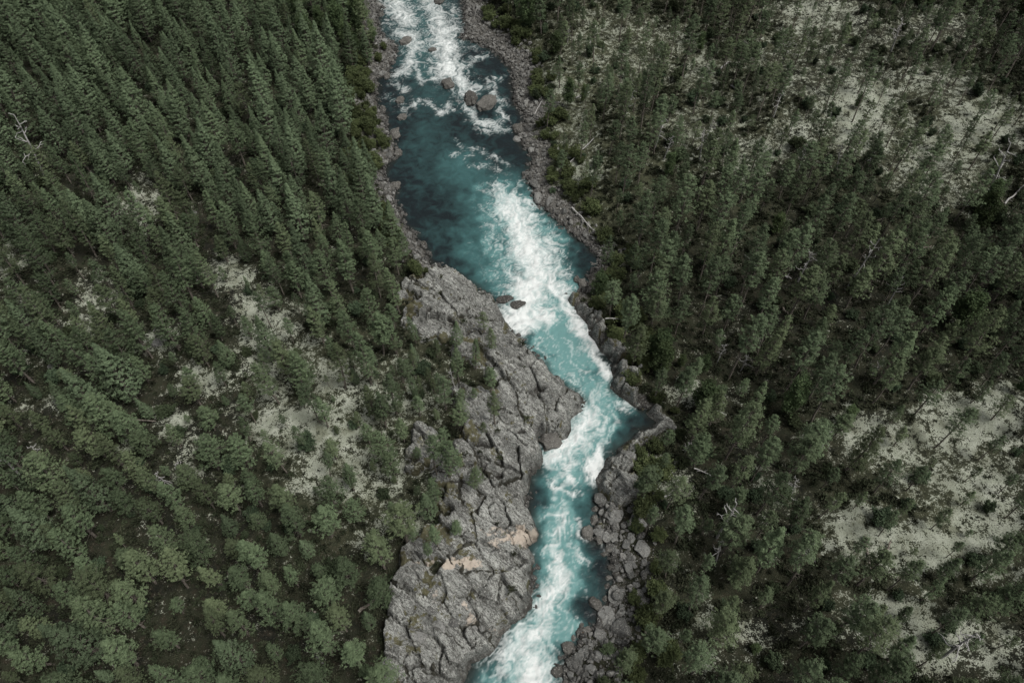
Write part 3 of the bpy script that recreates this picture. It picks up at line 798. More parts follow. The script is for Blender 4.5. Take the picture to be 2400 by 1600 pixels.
LM = [(1049,199,'the lone boulder in the upper rapids'),(1130,240,'the blocky boulder in the upper rapids'),(1085,20,'the upstream end of the right bank'),(900,120,'the gravel bar on the left bank'),
      (926,316,'the large pale boulder on the left shore'),(870,260,'the grassy strip on the left bank'),(905,440,'the narrow left ledge by the dark pool'),(990,570,'the left rocks just above the grey slab'),
      (985,680,'the upper end of the grey slab'),(1017,754,'the large black pothole in the slab'),(1060,830,'the pine covered edge of the grey slab'),(1129,1040,'the black cleft in the left bedrock'),
      (730,990,'the biggest lichen clearing on the left'),(790,880,'the small clearing above the big left one'),(600,735,'the pale opening high on the left'),(540,642,'the uppermost pale opening on the left'),
      (410,990,'the little lichen patch beside a fallen log'),(740,1120,'the clearing below the biggest left one'),(330,480,'the faint lichen opening in upper left'),(95,380,'the grey dead tree at far left'),
      (30,1090,'the silver dead tree at lower far left'),(415,1115,'the pair of dead crowns at lower left'),(110,560,'the dark gap at far left'),(225,700,'the lichen patch at mid left'),(20,622,'the lichen patch on the left margin'),
      (0,0,'the upper left corner'),(2400,0,'the upper right corner'),(0,1600,'the lower left corner'),(2400,1600,'the lower right corner'),(600,0,'the middle of the upper left margin'),(0,800,'the middle of the left margin'),(2400,800,'the middle of the right margin'),
      (450,300,'the heart of the upper left forest'),(700,400,'the dense forest left of the pool'),(250,1350,'the dark stand at lower left'),(600,1450,'the dark stand left of the lower slabs'),(1050,1325,'the thin beige streak on the rock'),
      (985,1488,'the pale boulders on the lower slabs'),(1238,1260,'the beige tongue of rock'),(2010,260,'the biggest upper right lichen clearing'),(2310,290,'the bare clearing near the right margin'),(2200,360,'the speckled clearing at upper right'),
      (1340,400,'the lichen knoll above the right shore'),(1310,205,'the lichen patch on the upper right bank'),(1920,30,'the lichen slope at the upper margin'),(1463,227,'the silver snag in the upper right forest'),(1644,342,'the bleached snags in the right forest'),
      (1372,600,'the black cove on the right shore'),(1358,660,'the speckled boulder pair in the cove'),(1400,770,'the rock ledge beside the long rapid'),(1590,930,'the bright lichen patch at mid right'),(1515,985,'the dark corner of the right bank'),
      (1474,1072,'the round boulder beside the black hole'),(1428,1446,'the biggest boulder on the right shore'),(1650,1450,'the upright lichen slab at lower right'),(1690,1230,'the bushy dead tree at lower right'),(2150,1280,'the largest lower right lichen clearing'),
      (2100,1450,'the pale clearing at lower right'),(2250,1000,'the speckled clearing at mid right'),(1897,604,'the antler shaped dead tree at right'),(2018,610,'the twisted dead tree at right'),(2100,690,'the small silver dead tree at right'),
      (2310,440,'the tall bare tree near the right margin'),(1820,700,'the dark forest at mid right'),(2115,80,'the bent silver snag at upper right'),(1500,720,'the stand right of the long rapid'),(1700,1050,'the forest right of the river bend'),
      (1880,1550,'the dark stand at the lower right'),(1560,1340,'the dark thicket by the right boulder field')]
ORDN = ['nearest', 'second nearest', 'third nearest', 'fourth nearest', 'fifth nearest', 'sixth nearest', 'seventh nearest', 'eighth nearest', 'ninth nearest', 'tenth nearest', 'eleventh nearest', 'twelfth nearest', 'thirteenth nearest', 'fourteenth nearest', 'fifteenth nearest', 'sixteenth nearest']
def label_by_place(px, py, noun, looks, fallback, own):
    """Labels that single each thing out by how near it stands to something one can find; OWN marks those that want a label."""
    px, py = np.asarray(px), np.asarray(py)
    labels = [None] * len(px)
    cand = []
    for li, (lx, ly, ph) in enumerate(LM):
        dd = np.hypot(px - lx, py - ly)
        for rank, i in enumerate(np.argsort(dd)[:len(ORDN)]):
            if own[i]:
                cand.append((rank, dd[i], li, i))
    for rank, dd, li, i in sorted(cand):
        if labels[i] is None:
            labels[i] = f'{looks[i]} {noun}, {ORDN[rank]} to {LM[li][2]}'
    return [l or fallback(i) for i, l in enumerate(labels)]

sb = shore_b
lab = label_by_place([s[4] for s in sb], [s[5] for s in sb], 'shore boulder', ['large' if s[3] > .7 else 'mid-sized' if s[3] > .45 else 'small' for s in sb],
                     lambda i: f"{'large' if sb[i][3] > .7 else 'mid-sized' if sb[i][3] > .45 else 'small'} grey boulder among rubble on the {'left' if sb[i][6] < 0 else 'right'} shore", [True] * len(sb))
for (x, y, h, z, p, q_, s), l in zip(sb, lab):
    o = obj('boulder', random.choice(DAMP) if h < .12 else random.choice(B_MESH))
    o.location = (x, y, max(h, -.1) + z * .15)
    o.rotation_euler = (random.uniform(-.3, .3), random.uniform(-.3, .3), random.uniform(0, 6.28))
    o.scale = (z * random.uniform(.8, 1.25), z * random.uniform(.8, 1.2), z * random.uniform(.6, .9))
    tag(o, l, 'boulder', 'boulders along the river')

# ------------------------------------------------------------------ scattered masses (geometry nodes)
def scatter(name, pts, rots, scl, idx, protos, label):
    me = bpy.data.meshes.new(name)
    me.vertices.add(len(pts))
    me.vertices.foreach_set('co', np.asarray(pts, np.float32).ravel())
    for an, tp, dt in (('rot', 'FLOAT_VECTOR', rots), ('scl', 'FLOAT_VECTOR', scl)):
        a = me.attributes.new(an, tp, 'POINT')
        a.data.foreach_set('vector', np.asarray(dt, np.float32).ravel())
    a = me.attributes.new('pick', 'INT', 'POINT')
    a.data.foreach_set('value', np.asarray(idx, np.int32))
    me.update()
    o = bpy.data.objects.new(name, me)
    COL.objects.link(o)
    g = bpy.data.node_groups.new(name, 'GeometryNodeTree')
    g.interface.new_socket('Geometry', in_out='INPUT', socket_type='NodeSocketGeometry')
    g.interface.new_socket('Geometry', in_out='OUTPUT', socket_type='NodeSocketGeometry')
    N, Lk = g.nodes, g.links
    gi, go = N.new('NodeGroupInput'), N.new('NodeGroupOutput')
    join = N.new('GeometryNodeJoinGeometry')
    def named(an, tp):
        n = N.new('GeometryNodeInputNamedAttribute')
        n.data_type = tp
        n.inputs['Name'].default_value = an
        return next(s for s in n.outputs if s.enabled and s.name == 'Attribute')
    er = N.new('FunctionNodeEulerToRotation')
    Lk.new(named('rot', 'FLOAT_VECTOR'), er.inputs[0])
    sc = named('scl', 'FLOAT_VECTOR')
    pk = named('pick', 'INT')
    for k, group in enumerate(protos):
        cmp_ = N.new('FunctionNodeCompare')
        cmp_.data_type, cmp_.operation = 'INT', 'EQUAL'
        ins = [s for s in cmp_.inputs if s.enabled]
        Lk.new(pk, ins[0]); ins[1].default_value = k
        jj = N.new('GeometryNodeJoinGeometry')
        for po in group:
            oi = N.new('GeometryNodeObjectInfo')
            oi.transform_space = 'ORIGINAL'
            oi.inputs['Object'].default_value = po
            Lk.new(oi.outputs['Geometry'], jj.inputs[0])
        ip = N.new('GeometryNodeInstanceOnPoints')
        Lk.new(gi.outputs[0], ip.inputs['Points'])
        Lk.new(cmp_.outputs[0], ip.inputs['Selection'])
        Lk.new(jj.outputs[0], ip.inputs['Instance'])
        Lk.new(er.outputs[0], ip.inputs['Rotation'])
        Lk.new(sc, ip.inputs['Scale'])
        Lk.new(ip.outputs[0], join.inputs[0])
    Lk.new(join.outputs[0], go.inputs[0])
    md = o.modifiers.new('scatter', 'NODES')
    md.node_group = g
    tag(o, label, None, None, 'stuff')
    return o

# cobbles and gravel on the shores
r = np.random.default_rng(31)
xx, yy = r.uniform(-40, 45, 260000), r.uniform(14, 165, 260000)
dd = river_d(xx, yy)
ok = (dd > -.9) & (dd < 7.5)
xx, yy, dd = xx[ok], yy[ok], dd[ok]
hh = h_base(xx, yy, dd)
px, py, _ = proj(xx, yy, hh)
s_ = side_of(xx, yy)
lim = np.where((s_ < 0) & (py < 330), 4.6, np.where((s_ < 0) & (py < 640), 3.2, np.where((s_ > 0) & (py < 300), 6.8, np.where((s_ > 0) & (py < 640), 4.8, np.where((s_ > 0) & (py > 1150), 5.2, .8)))))
ok = (dd < lim * (1 + .25 * fbm(xx / 3, yy / 3, 2, 401))) & (rock_mask(xx, yy) < .5) & (py < 1700) & (px > -100) & (px < 2500) & (r.random(len(xx)) < .55 * np.clip(1.15 - dd / lim, .08, 1))
xx, yy, hh = xx[ok], yy[ok], hh[ok]
n = len(xx)
sz = .08 + .42 * r.random(n) ** 3.6
COB = [boulder_mesh(200 + i, 2, 6, .75) for i in range(5)]
cob_o = []
for m_ in COB:
    m_.materials.append(M_cobble)
    cob_o.append(bpy.data.objects.new('cobble_shape', m_))
M_cobble_wet = boulder_mat('cobble_wet', (.025, .025, .024), (.07, .07, .067))
for i in range(3):
    m_ = boulder_mesh(230 + i, 2, 6, .75)
    m_.materials.append(M_cobble_wet)
    cob_o.append(bpy.data.objects.new('cobble_shape', m_))
scatter('river_stones', np.stack([xx, yy, hh + sz * .25], 1), r.uniform(0, 6.28, (n, 3)), sz[:, None] * r.uniform(.75, 1.3, (n, 3)), np.where(dd[ok] < .35 + .5 * r.random(n), r.integers(5, 8, n), r.integers(0, 5, n)), [[c_] for c_ in cob_o],
        'grey cobbles and gravel along both shores')
print('cobbles', n)

# ================================================================== TREES
def tube(P, R, sides=6):
    """Vertices and quads of a tapered tube through the points P."""
    P, R = np.asarray(P, float), np.asarray(R, float)
    T = np.gradient(P, axis=0)
    T /= np.linalg.norm(T, axis=1)[:, None] + 1e-9
    ref = np.array([0, 0, 1.0]) if abs(T[0, 2]) < .8 else np.array([1.0, 0, 0])
    A = np.cross(T, ref); A /= np.linalg.norm(A, axis=1)[:, None] + 1e-9
    B = np.cross(T, A)
    th = np.arange(sides) * 2 * np.pi / sides
    V = P[:, None] + R[:, None, None] * (np.cos(th)[None, :, None] * A[:, None] + np.sin(th)[None, :, None] * B[:, None])
    n = len(P)
    i = np.arange(n * sides).reshape(n, sides)
    F = np.stack([i[:-1], np.roll(i[:-1], -1, 1), np.roll(i[1:], -1, 1), i[1:]], -1).reshape(-1, 4)
    return V.reshape(-1, 3), F

def joined(parts):
    V, F, k = [], [], 0
    for v, f in parts:
        V.append(v); F.append(f + k); k += len(v)
    return np.concatenate(V), np.concatenate(F)

def sprays(C, Dr, ln, wd, r, tint, Nn=None):
    """Diamond shaped needle sprays at C along Dr."""
    n = len(C)
    Dr = Dr / (np.linalg.norm(Dr, axis=1)[:, None] + 1e-9)
    if Nn is None:
        Nn = r.normal(size=(n, 3)) + np.array([0, 0, .8])
    Nn = Nn / (np.linalg.norm(Nn, axis=1)[:, None] + 1e-9)
    Dr = Dr - (Dr * Nn).sum(1)[:, None] * Nn * .85
    Dr = Dr / (np.linalg.norm(Dr, axis=1)[:, None] + 1e-9)
    Bv = np.cross(Dr, Nn); Bv /= np.linalg.norm(Bv, axis=1)[:, None] + 1e-9
    L_, W_ = ln * r.uniform(.7, 1.3, (n, 1)), wd * r.uniform(.7, 1.3, (n, 1))
    V = np.stack([C - Dr * L_ * .5, C + Bv * W_ * .5 + Dr * L_ * .1, C + Dr * L_ * .5, C - Bv * W_ * .5 + Dr * L_ * .1], 1).reshape(-1, 3)
    return V, np.arange(n * 4).reshape(n, 4), np.repeat(tint, 4)

def conifer(seed, h, rad, base, prof, nbr, ntuft, nspray, ln, wd, el0, el1, lump=.25, r0=.15, dead=14, lean=.02, cr=.26, outw=0.0, drop=.2, inner=.32, tvar=.55):
    r = np.random.default_rng(seed)
    zz = np.linspace(0, h * .97, 7)
    bend = np.cumsum(r.normal(0, lean * h / 7, (7, 2)), 0); bend[0] = 0
    axis = lambda z: np.stack([np.interp(z, zz, bend[:, 0]), np.interp(z, zz, bend[:, 1])], -1)
    parts = [tube(np.column_stack([bend, zz]), r0 * (1 - zz / h) ** .8 + .02)]
    u = np.sort(r.random(nbr) ** .95)
    nbr = len(u)
    az = np.arange(nbr) * 2.39996 + r.uniform(-.5, .5, nbr)
    z0 = h * (base + (1 - base) * u * .97)
    lobes = 1 + lump * np.sin(az * 2 + r.uniform(0, 6.28)) * .5 + lump * r.uniform(-1, 1, nbr)
    L = rad * prof(u) * lobes * np.where(r.random(nbr) < drop, r.uniform(.45, .75, nbr), r.uniform(.85, 1.12, nbr))
    el = el0 + (el1 - el0) * u + r.uniform(-.18, .18, nbr)
    bd = np.stack([np.cos(az) * np.cos(el), np.sin(az) * np.cos(el), np.sin(el)], 1)
    b0 = np.column_stack([axis(z0), z0])
    C, Dd, Ti, NN = [], [], [], []
    for i in range(nbr):
        k = max(2, int(round(ntuft * (.35 + .65 * L[i] / rad))))
        tt = r.uniform(inner, 1.0, k) ** .8
        sideways = np.cross(bd[i], [0, 0, 1.0])
        cen = b0[i] + bd[i] * (L[i] * tt)[:, None] + sideways * (r.uniform(-.32, .32, k) * L[i] * tt)[:, None] + np.array([0, 0, 1.0]) * (.12 * L[i] * tt ** 2)[:, None]
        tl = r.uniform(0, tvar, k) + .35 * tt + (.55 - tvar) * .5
        cc = np.repeat(cen, nspray, 0)
        of = r.normal(0, 1, cc.shape); of /= np.linalg.norm(of, axis=1)[:, None]
        C.append(cc + of * r.uniform(.35, 1.0, (len(cc), 1)) * cr * np.array([1, 1, .75]))
        NN.append(of * (.9 - .6 * outw) + np.array([0, 0, .65]) + bd[i] * .35 + np.array([math.cos(az[i]), math.sin(az[i]), 0]) * outw + r.normal(0, .22 - .08 * outw, cc.shape))
        Dd.append(.55 * bd[i] + r.normal(0, .55, cc.shape) + np.array([0, 0, .35]))
        Ti.append(np.repeat(tl, nspray) + r.uniform(-.15, .15, len(cc)))
        if i % 3 == 0:
            parts.append(tube(np.stack([b0[i], b0[i] + bd[i] * L[i] * .8 + np.array([0, 0, .05 * L[i]])]), np.array([.03, .012]), 3))
    for _ in range(dead):
        z = h * base * r.uniform(.45, 1.25)
        a, l = r.uniform(0, 6.28), rad * r.uniform(.25, .7)
        s0 = np.array([*axis(np.array([z]))[0], z])
        parts.append(tube(np.stack([s0, s0 + np.array([math.cos(a) * l, math.sin(a) * l, -.1 * l])]), np.array([.025, .01]), 3))
    V, F, T = sprays(np.concatenate(C), np.concatenate(Dd), ln, wd, r, np.clip(np.concatenate(Ti), 0, 1), np.concatenate(NN))
    tv, tf = joined(parts)
    return mesh_np('trunk', tv, tf, True), mesh_np('crown', V, F, False, {'tint': T})

def broadleaf(seed, h, rad, nbr, nspray, ln, wd, stems=1, low=.2):
    """Birch, willow or juniper: several ascending limbs, leaf clumps through the crown's volume."""
    r = np.random.default_rng(seed)
    parts, C, Dd, Ti = [], [], [], []
    for s in range(stems):
        a = r.uniform(0, 6.28); sp = (rad * .5 if stems > 1 else .15)
        top = np.array([math.cos(a) * sp, math.sin(a) * sp, h * r.uniform(.75, .95)])
        P = np.array([[0, 0, 0], top * .35 + r.normal(0, .05, 3), top * .7 + r.normal(0, .08, 3), top])
        P[:, 2] = np.maximum(P[:, 2], 0)
        parts.append(tube(P, np.array([.035 + .006 * h, .03 + .004 * h, .025, .012]), 5))
        for b_ in range(nbr // stems):
            u = r.uniform(low, 1)
            q0 = np.array([np.interp(u, [0, .35, .7, 1], P[:, k]) for k in range(3)])
            az, el = r.uniform(0, 6.28), r.uniform(.05, .9)
            L = rad * (1 - .55 * abs(u - .5) * 2 * .8) * r.uniform(.5, 1.05)
            d = np.array([math.cos(az) * math.cos(el), math.sin(az) * math.cos(el), math.sin(el)])
            parts.append(tube(np.stack([q0, q0 + d * L * .85]), np.array([.018, .008]), 3))
            k = 6
            cen = q0 + d * (L * r.uniform(.4, 1.0, (k, 1))) + r.normal(0, rad * .12, (k, 3))
            cc = np.repeat(cen, nspray, 0)
            C.append(cc + r.normal(0, rad * .10, cc.shape)); Dd.append(r.normal(0, 1, cc.shape) + d * .3)
            Ti.append(np.repeat(r.uniform(0, 1, k), nspray) * .7 + r.uniform(0, .3, len(cc)))
    V, F, T = sprays(np.concatenate(C), np.concatenate(Dd), ln, wd, r, np.clip(np.concatenate(Ti), 0, 1))
    V[:, 2] = np.maximum(V[:, 2], .03)
    tv, tf = joined(parts)
    return mesh_np('trunk', tv, tf, True), mesh_np('crown', V, F, False, {'tint': T})

cone = lambda u: np.minimum(1.0, .45 + 2.2 * u) * (1 - u) ** .92 * 1.2 + .03
dome = lambda u: np.sqrt(np.maximum(0, 1 - (u * 1.02 - .12) ** 2)) * (.75 + .25 * np.minimum(1, u * 4)) * (1 - .25 * u) + .04
cone2 = lambda u: np.minimum(1.0, .5 + 1.8 * u) * (1 - u) ** .62 * 1.12 + .04
oval = lambda u: (np.sin(np.pi * np.clip(.16 + .84 * u, 0, 1)) ** .7) * (1 - .15 * u) + .07
PROTO = {'spruce_tree': [], 'pine_tree': [], 'slender_pine_tree': [], 'birch_tree': [], 'willow_bush': [], 'juniper_bush': []}
for i in range(8):
    PROTO['spruce_tree'].append(conifer(500 + i, 9.0 + .45 * i, 1.6 + .2 * (i % 4), .14, cone, 250, 5, 6, .27, .10, -.15, 1.05, .12, .15, 18, .02, .17, .85, .04, .5, .25))
for i in range(10):
    PROTO['pine_tree'].append(conifer(600 + i, 8.2 + .4 * i, 1.34 + .15 * (i % 4), .26 + .04 * (i % 3), (cone2, dome, cone2, dome)[i % 4], 110, 8, 8, .22, .062, -.12, 1.0, .34, .14, 24, .03, .16, .4, .16, .4, .4))
for i in range(9):
    PROTO['slender_pine_tree'].append(conifer(700 + i, 8.0 + .5 * i, 1.2 + .14 * (i % 4), .42 + .05 * (i % 3), (oval, cone2)[i % 2], 84, 7, 8, .22, .064, -.15, .85, .36, .11, 16, .035, .17, .35, .18, .35, .4))
for i in range(4):
    PROTO['birch_tree'].append(broadleaf(800 + i, 6.5 + i, 1.9, 60, 14, .26, .17))
for i in range(3):
    PROTO['willow_bush'].append(broadleaf(830 + i, 1.7 + .3 * i, 1.25, 40, 12, .24, .13, 4, .1))
for i in range(3):
    PROTO['juniper_bush'].append(broadleaf(860 + i, 1.3 + .3 * i, .85, 40, 12, .24, .09, 4, .1))
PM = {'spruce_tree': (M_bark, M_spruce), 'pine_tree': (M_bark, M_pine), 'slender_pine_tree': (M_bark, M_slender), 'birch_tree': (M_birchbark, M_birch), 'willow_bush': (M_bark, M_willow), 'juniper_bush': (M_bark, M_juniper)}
PH = {k: [float(max(v.co.z for v in cm.vertices)) for _, cm in L] for k, L in PROTO.items()}
for k, L in PROTO.items():
    for tm, cm in L:
        tm.materials.append(PM[k][0]); cm.materials.append(PM[k][1])

# where trees can stand
r = np.random.default_rng(99)
NC = 150000
xx, yy = r.uniform(-150, 150, NC), r.uniform(2, 195, NC)
dd = river_d(xx, yy)
mk = rock_mask(xx, yy)
hh = h_base(xx, yy, dd, mk)
px, py, dep = proj(xx, yy, hh)
li = lichen_at(xx, yy, hh)
s_ = side_of(xx, yy)
left = s_ < 0
# deciduous bank: birches, willows
GAPS = [(100,560,50,150,.95),(130,640,50,80,.8),(60,440,40,60,.6),(560,700,60,40,.4),(1020,890,60,40,.3),(1720,560,110,30,.5),(2140,560,110,50,.5),(1960,520,90,40,.4),(2150,790,90,50,.4),(1700,520,120,50,.35),(300,1000,60,40,.5),(420,1120,60,40,.6),(760,1480,50,60,.4),(720,1410,30,60,.4),(1550,1330,70,60,.3),(260,1180,60,30,.4),(2000,1400,80,50,.4),(1960,1250,40,40,.3)]
gap = blobs(px, py, GAPS)
sp_r = np.where(left & ((py < 430) | ((py < 640) & (px > 470))), 2.8, np.where(left & (py > 1030), 2.4, np.where(left, 2.4, np.where(py < 560, 2.95, 2.8))))
minshore = np.where(left, np.where(py < 170, 3.2, np.where(py < 400, 6.4, np.where(py < 640, 2.6, 1.0))), np.where(py < 300, 7.2, np.where(py < 640, 4.6, np.where(py > 1130, 4.4, 1.8))))
pr = (1 - .86 * np.minimum(1, li * 1.1)) * (1 - gap)
cx_, cy_, _ = proj(xx, yy, hh + 5.0)
li2 = np.maximum(li, .9 * blobs(cx_, cy_, LICHEN))
pr = (1 - .64 * np.minimum(1, li2 * 1.1)) * (1 - gap)
rsd = np.minimum(poly_sd(xx, yy, ROCKS[0]), poly_sd(xx, yy, ROCKS[1]))
pr = np.where((mk > .2) | (rsd < -2.2) | ((rsd < .3) & (dd < 5)) | ((rsd < .5) & (py < 850)), 0, pr)
fringe = left & (px > 860) & (px < 1160) & (py > 770) & (py < 1300)
pr = np.where(fringe, np.maximum(pr, .25) * .45, pr)
openw = left & (px > 380) & (px < 930) & (py > 620) & (py < 1180)
pr = np.where(openw & ~fringe, pr * .30, pr)
pr = pr * np.where(left & (py < 520), sstep(-.62, -.2, fbm(xx / 7, yy / 7, 3, 421)), 1)
vis = (px > -330) & (px < 2730) & (py > -300) & (py < 2250) & (dep > 5)
ok = vis & (dd > minshore) & (r.random(NC) < pr)
cell = {}
T = []
for i in np.nonzero(ok)[0]:
    x, y, rr = xx[i], yy[i], sp_r[i]
    gx_, gy_ = int(x // 2.8), int(y // 2.8)
    good = True
    for a in (-1, 0, 1):
        for b_ in (-1, 0, 1):
            for (qx, qy) in cell.get((gx_ + a, gy_ + b_), ()):
                if (qx - x) ** 2 + (qy - y) ** 2 < rr * rr:
                    good = False; break
            if not good: break
        if not good: break
    if not good: continue
    cell.setdefault((gx_, gy_), []).append((x, y))
    T.append(i)
T = np.array(T)
print('trees', len(T))
BIRCH = [(820,80,70,90,.95),(850,150,40,60,.8),(1150,30,60,60,.6),(1230,120,60,60,.55),(1290,260,60,50,.4),(1330,330,60,60,.35),(1560,840,60,60,.3),(1540,900,40,40,.3),(1620,1400,90,50,.4),(780,60,60,60,.6),(1600,130,150,80,.15),(1750,1000,200,150,.10)]
bi = blobs(px[T], py[T], BIRCH)
kind = []
for j, i in enumerate(T):
    p, q_ = px[i], py[i]
    if r.random() < bi[j] * .8: k = 'birch_tree'
    elif left[i]:
        k = 'spruce_tree' if (q_ + r.normal(0, 35) < 400 or (q_ + r.normal(0, 35) < 560 and p > 480)) else 'pine_tree'
        if k == 'spruce_tree' and r.random() < .13: k = 'pine_tree'
        elif k == 'pine_tree' and r.random() < .12: k = 'spruce_tree'
        if k == 'pine_tree' and li[i] > .25 and r.random() < .4: k = 'slender_pine_tree'
    else:
        k = 'slender_pine_tree' if r.random() < np.interp(q_, [500, 1500], [.92, .62]) else 'pine_tree'
        if k == 'slender_pine_tree' and r.random() < .05: k = 'birch_tree'
    kind.append(k)
kind = np.array(kind)
idx = np.array([r.integers(0, len(PROTO[k])) for k in kind])
scl = np.empty(len(T))
for j, i in enumerate(T):
    k = kind[j]
    base = {'spruce_tree': .90, 'pine_tree': .80 if left[i] else .92, 'slender_pine_tree': .92, 'birch_tree': .85}[k]
    if not left[i]:
        base *= .95 if k == 'pine_tree' else 1.05
    if li[i] > .3: base *= r.uniform(.4, .8)
    if fringe[i]: base *= .68
    small = r.random() < .16
    scl[j] = base * (r.uniform(.4, .7) if small else r.uniform(.72, 1.28) if k == 'spruce_tree' else r.uniform(.78, 1.22))
# hand placed: trees that stand alone on the rocks and in the clearings (x, y of the foot in the photograph, kind, scale)
SOLO = [(1082,1012,'pine_tree',.72),(1160,992,'pine_tree',.62),(1055,1115,'pine_tree',.85),(955,1270,'pine_tree',1.02),(1048,1062,'slender_pine_tree',.6),(1080,955,'pine_tree',.4),(1008,905,'pine_tree',.42),(1030,915,'slender_pine_tree',.42),
        (980,930,'pine_tree',.45),(960,890,'pine_tree',.5),(985,975,'pine_tree',.5),(930,970,'pine_tree',.8),(1045,960,'slender_pine_tree',.8),(905,1090,'pine_tree',.85),(930,1130,'pine_tree',.7),(1020,1180,'pine_tree',.55),(880,980,'pine_tree',.9),
        (655,945,'pine_tree',.85),(770,1000,'pine_tree',.7),(750,990,'slender_pine_tree',.8),(720,930,'pine_tree',.95),(810,910,'pine_tree',.95),(830,1140,'pine_tree',.6),(690,900,'pine_tree',.9),(1015,1310,'slender_pine_tree',.5),
        (1530,750,'pine_tree',1.0),(1545,700,'slender_pine_tree',1.05),(975,935,'slender_pine_tree',.55),(900,830,'pine_tree',1.0),(870,900,'pine_tree',.9),(930,830,'pine_tree',.8),(905,1000,'pine_tree',.75),(968,870,'pine_tree',.45)]
sx, sy, sz_ = at([s[0] for s in SOLO], [s[1] for s in SOLO])
tx = np.concatenate([xx[T], sx]); ty = np.concatenate([yy[T], sy]); tz = np.concatenate([hh[T], sz_])
kind = np.concatenate([kind, [s[2] for s in SOLO]])
idx = np.concatenate([idx, [r.integers(0, len(PROTO[s[2]])) for s in SOLO]])
scl = np.concatenate([scl, [s[3] for s in SOLO]])
solo = np.arange(len(kind)) >= len(T)
t_left = side_of(tx, ty) < 0
rz = r.uniform(0, 6.28, len(kind))
tl = r.normal(0, .035, (len(kind), 2))
wide = r.uniform(.88, 1.15, len(kind))
squat = (kind == 'pine_tree') & t_left & (proj(tx, ty, tz)[1] > 900) & ~solo
wide = np.where(squat, wide * 1.25, wide)
scl = np.where(squat, scl * .86, scl)
hgt = np.array([PH[k][i] for k, i in zip(kind, idx)]) * scl
cpx, cpy, cdep = proj(tx, ty, tz + hgt * .7)
size = hgt / cdep
inside = (cpx > -20) & (cpx < 2420) & (cpy > -20) & (cpy < 1620)
NOUN = {'spruce_tree': 'spruce', 'pine_tree': 'pine', 'slender_pine_tree': 'slender pine', 'birch_tree': 'birch', 'willow_bush': 'willow bush', 'juniper_bush': 'juniper bush'}
GROUP = {'spruce_tree': 'pointed spruces of the upper left forest', 'pine_tree': 'round crowned pines among rock and lichen', 'slender_pine_tree': 'slender pines with bare lower stems', 'birch_tree': 'birches near the river',
         'willow_bush': 'willow bushes of the banks', 'juniper_bush': 'low juniper bushes under the trees'}
def build_kind(k, X_, Y_, Z_, IX, SC, RZ, TL, WD, SZ, INS, CX, CY, LEFT_, limit, mass):
    order = np.argsort(-SZ * INS)
    own = np.zeros(len(X_), bool)
    own[[i for i in order[:limit] if INS[i]]] = True
    def look(i):
        a = 'tall' if SC[i] > 1.02 else 'small' if SC[i] < .72 else 'mid-sized'
        return ('large' if a == 'tall' else a) if 'bush' in k else a
    looks = [look(i) for i in range(len(X_))]
    extra = {'spruce_tree': 'pointed dark', 'pine_tree': 'round crowned', 'slender_pine_tree': 'thin bare stemmed', 'birch_tree': 'leafy green', 'willow_bush': 'yellowish green', 'juniper_bush': 'low dark green'}[k]
    def fb(i):
        where = ('upper ' if CY[i] < 530 else 'lower ' if CY[i] > 1060 else 'middle ') + ('left' if LEFT_[i] else 'right')
        depth = 'close to the river' if abs(CX[i] - 1180) < 330 else 'far from the river' if abs(CX[i] - 1180) > 760 else 'halfway to the margin'
        return f'{looks[i]} {extra} {NOUN[k]} in the {where} forest, {depth}'
    labels = label_by_place(CX, CY, NOUN[k], looks, fb, own)
    first = {}
    for i in np.nonzero(own)[0]:
        root = empty(k, (X_[i], Y_[i], Z_[i] - .1), RZ[i], TL[i], (SC[i] * WD[i], SC[i] * WD[i], SC[i]))
        tag(root, labels[i], NOUN[k].split()[-1] if 'bush' not in k else 'bush', GROUP[k])
        tm, cm = PROTO[k][IX[i]]
        a = obj('trunk' if 'bush' not in k else 'stem', tm, None, root)
        c_ = obj('crown' if 'bush' not in k else 'foliage', cm, None, root)
        first.setdefault(int(IX[i]), [a, c_])
    rest = np.nonzero(~own)[0]
    if mass and len(rest):
        for j in range(len(PROTO[k])):
            if j not in first:
                first[j] = [bpy.data.objects.new('shape', m_) for m_ in PROTO[k][j]]
        scatter(mass[0], np.stack([X_[rest], Y_[rest], Z_[rest] - .1], 1), np.column_stack([TL[rest], RZ[rest]]), np.stack([SC[rest] * WD[rest], SC[rest] * WD[rest], SC[rest]], 1), IX[rest],
                [first[j] for j in range(len(PROTO[k]))], mass[1])
    print(k, 'own', own.sum(), 'rest', len(rest))
MASS = {'spruce_tree': ('spruce_forest', 'dense forest of pointed spruces on the upper left'), 'pine_tree': ('pine_forest', 'forest of round crowned pines between the single ones'),
        'slender_pine_tree': ('slender_pine_forest', 'open forest of slender pines on the right slope'), 'birch_tree': ('birch_woods', 'scattered leafy birches in the forest')}
for k in MASS:
    m_ = kind == k
    build_kind(k, tx[m_], ty[m_], tz[m_], idx[m_], scl[m_], rz[m_], tl[m_], wide[m_], size[m_], inside[m_], cpx[m_], cpy[m_], t_left[m_], 300, MASS[k])

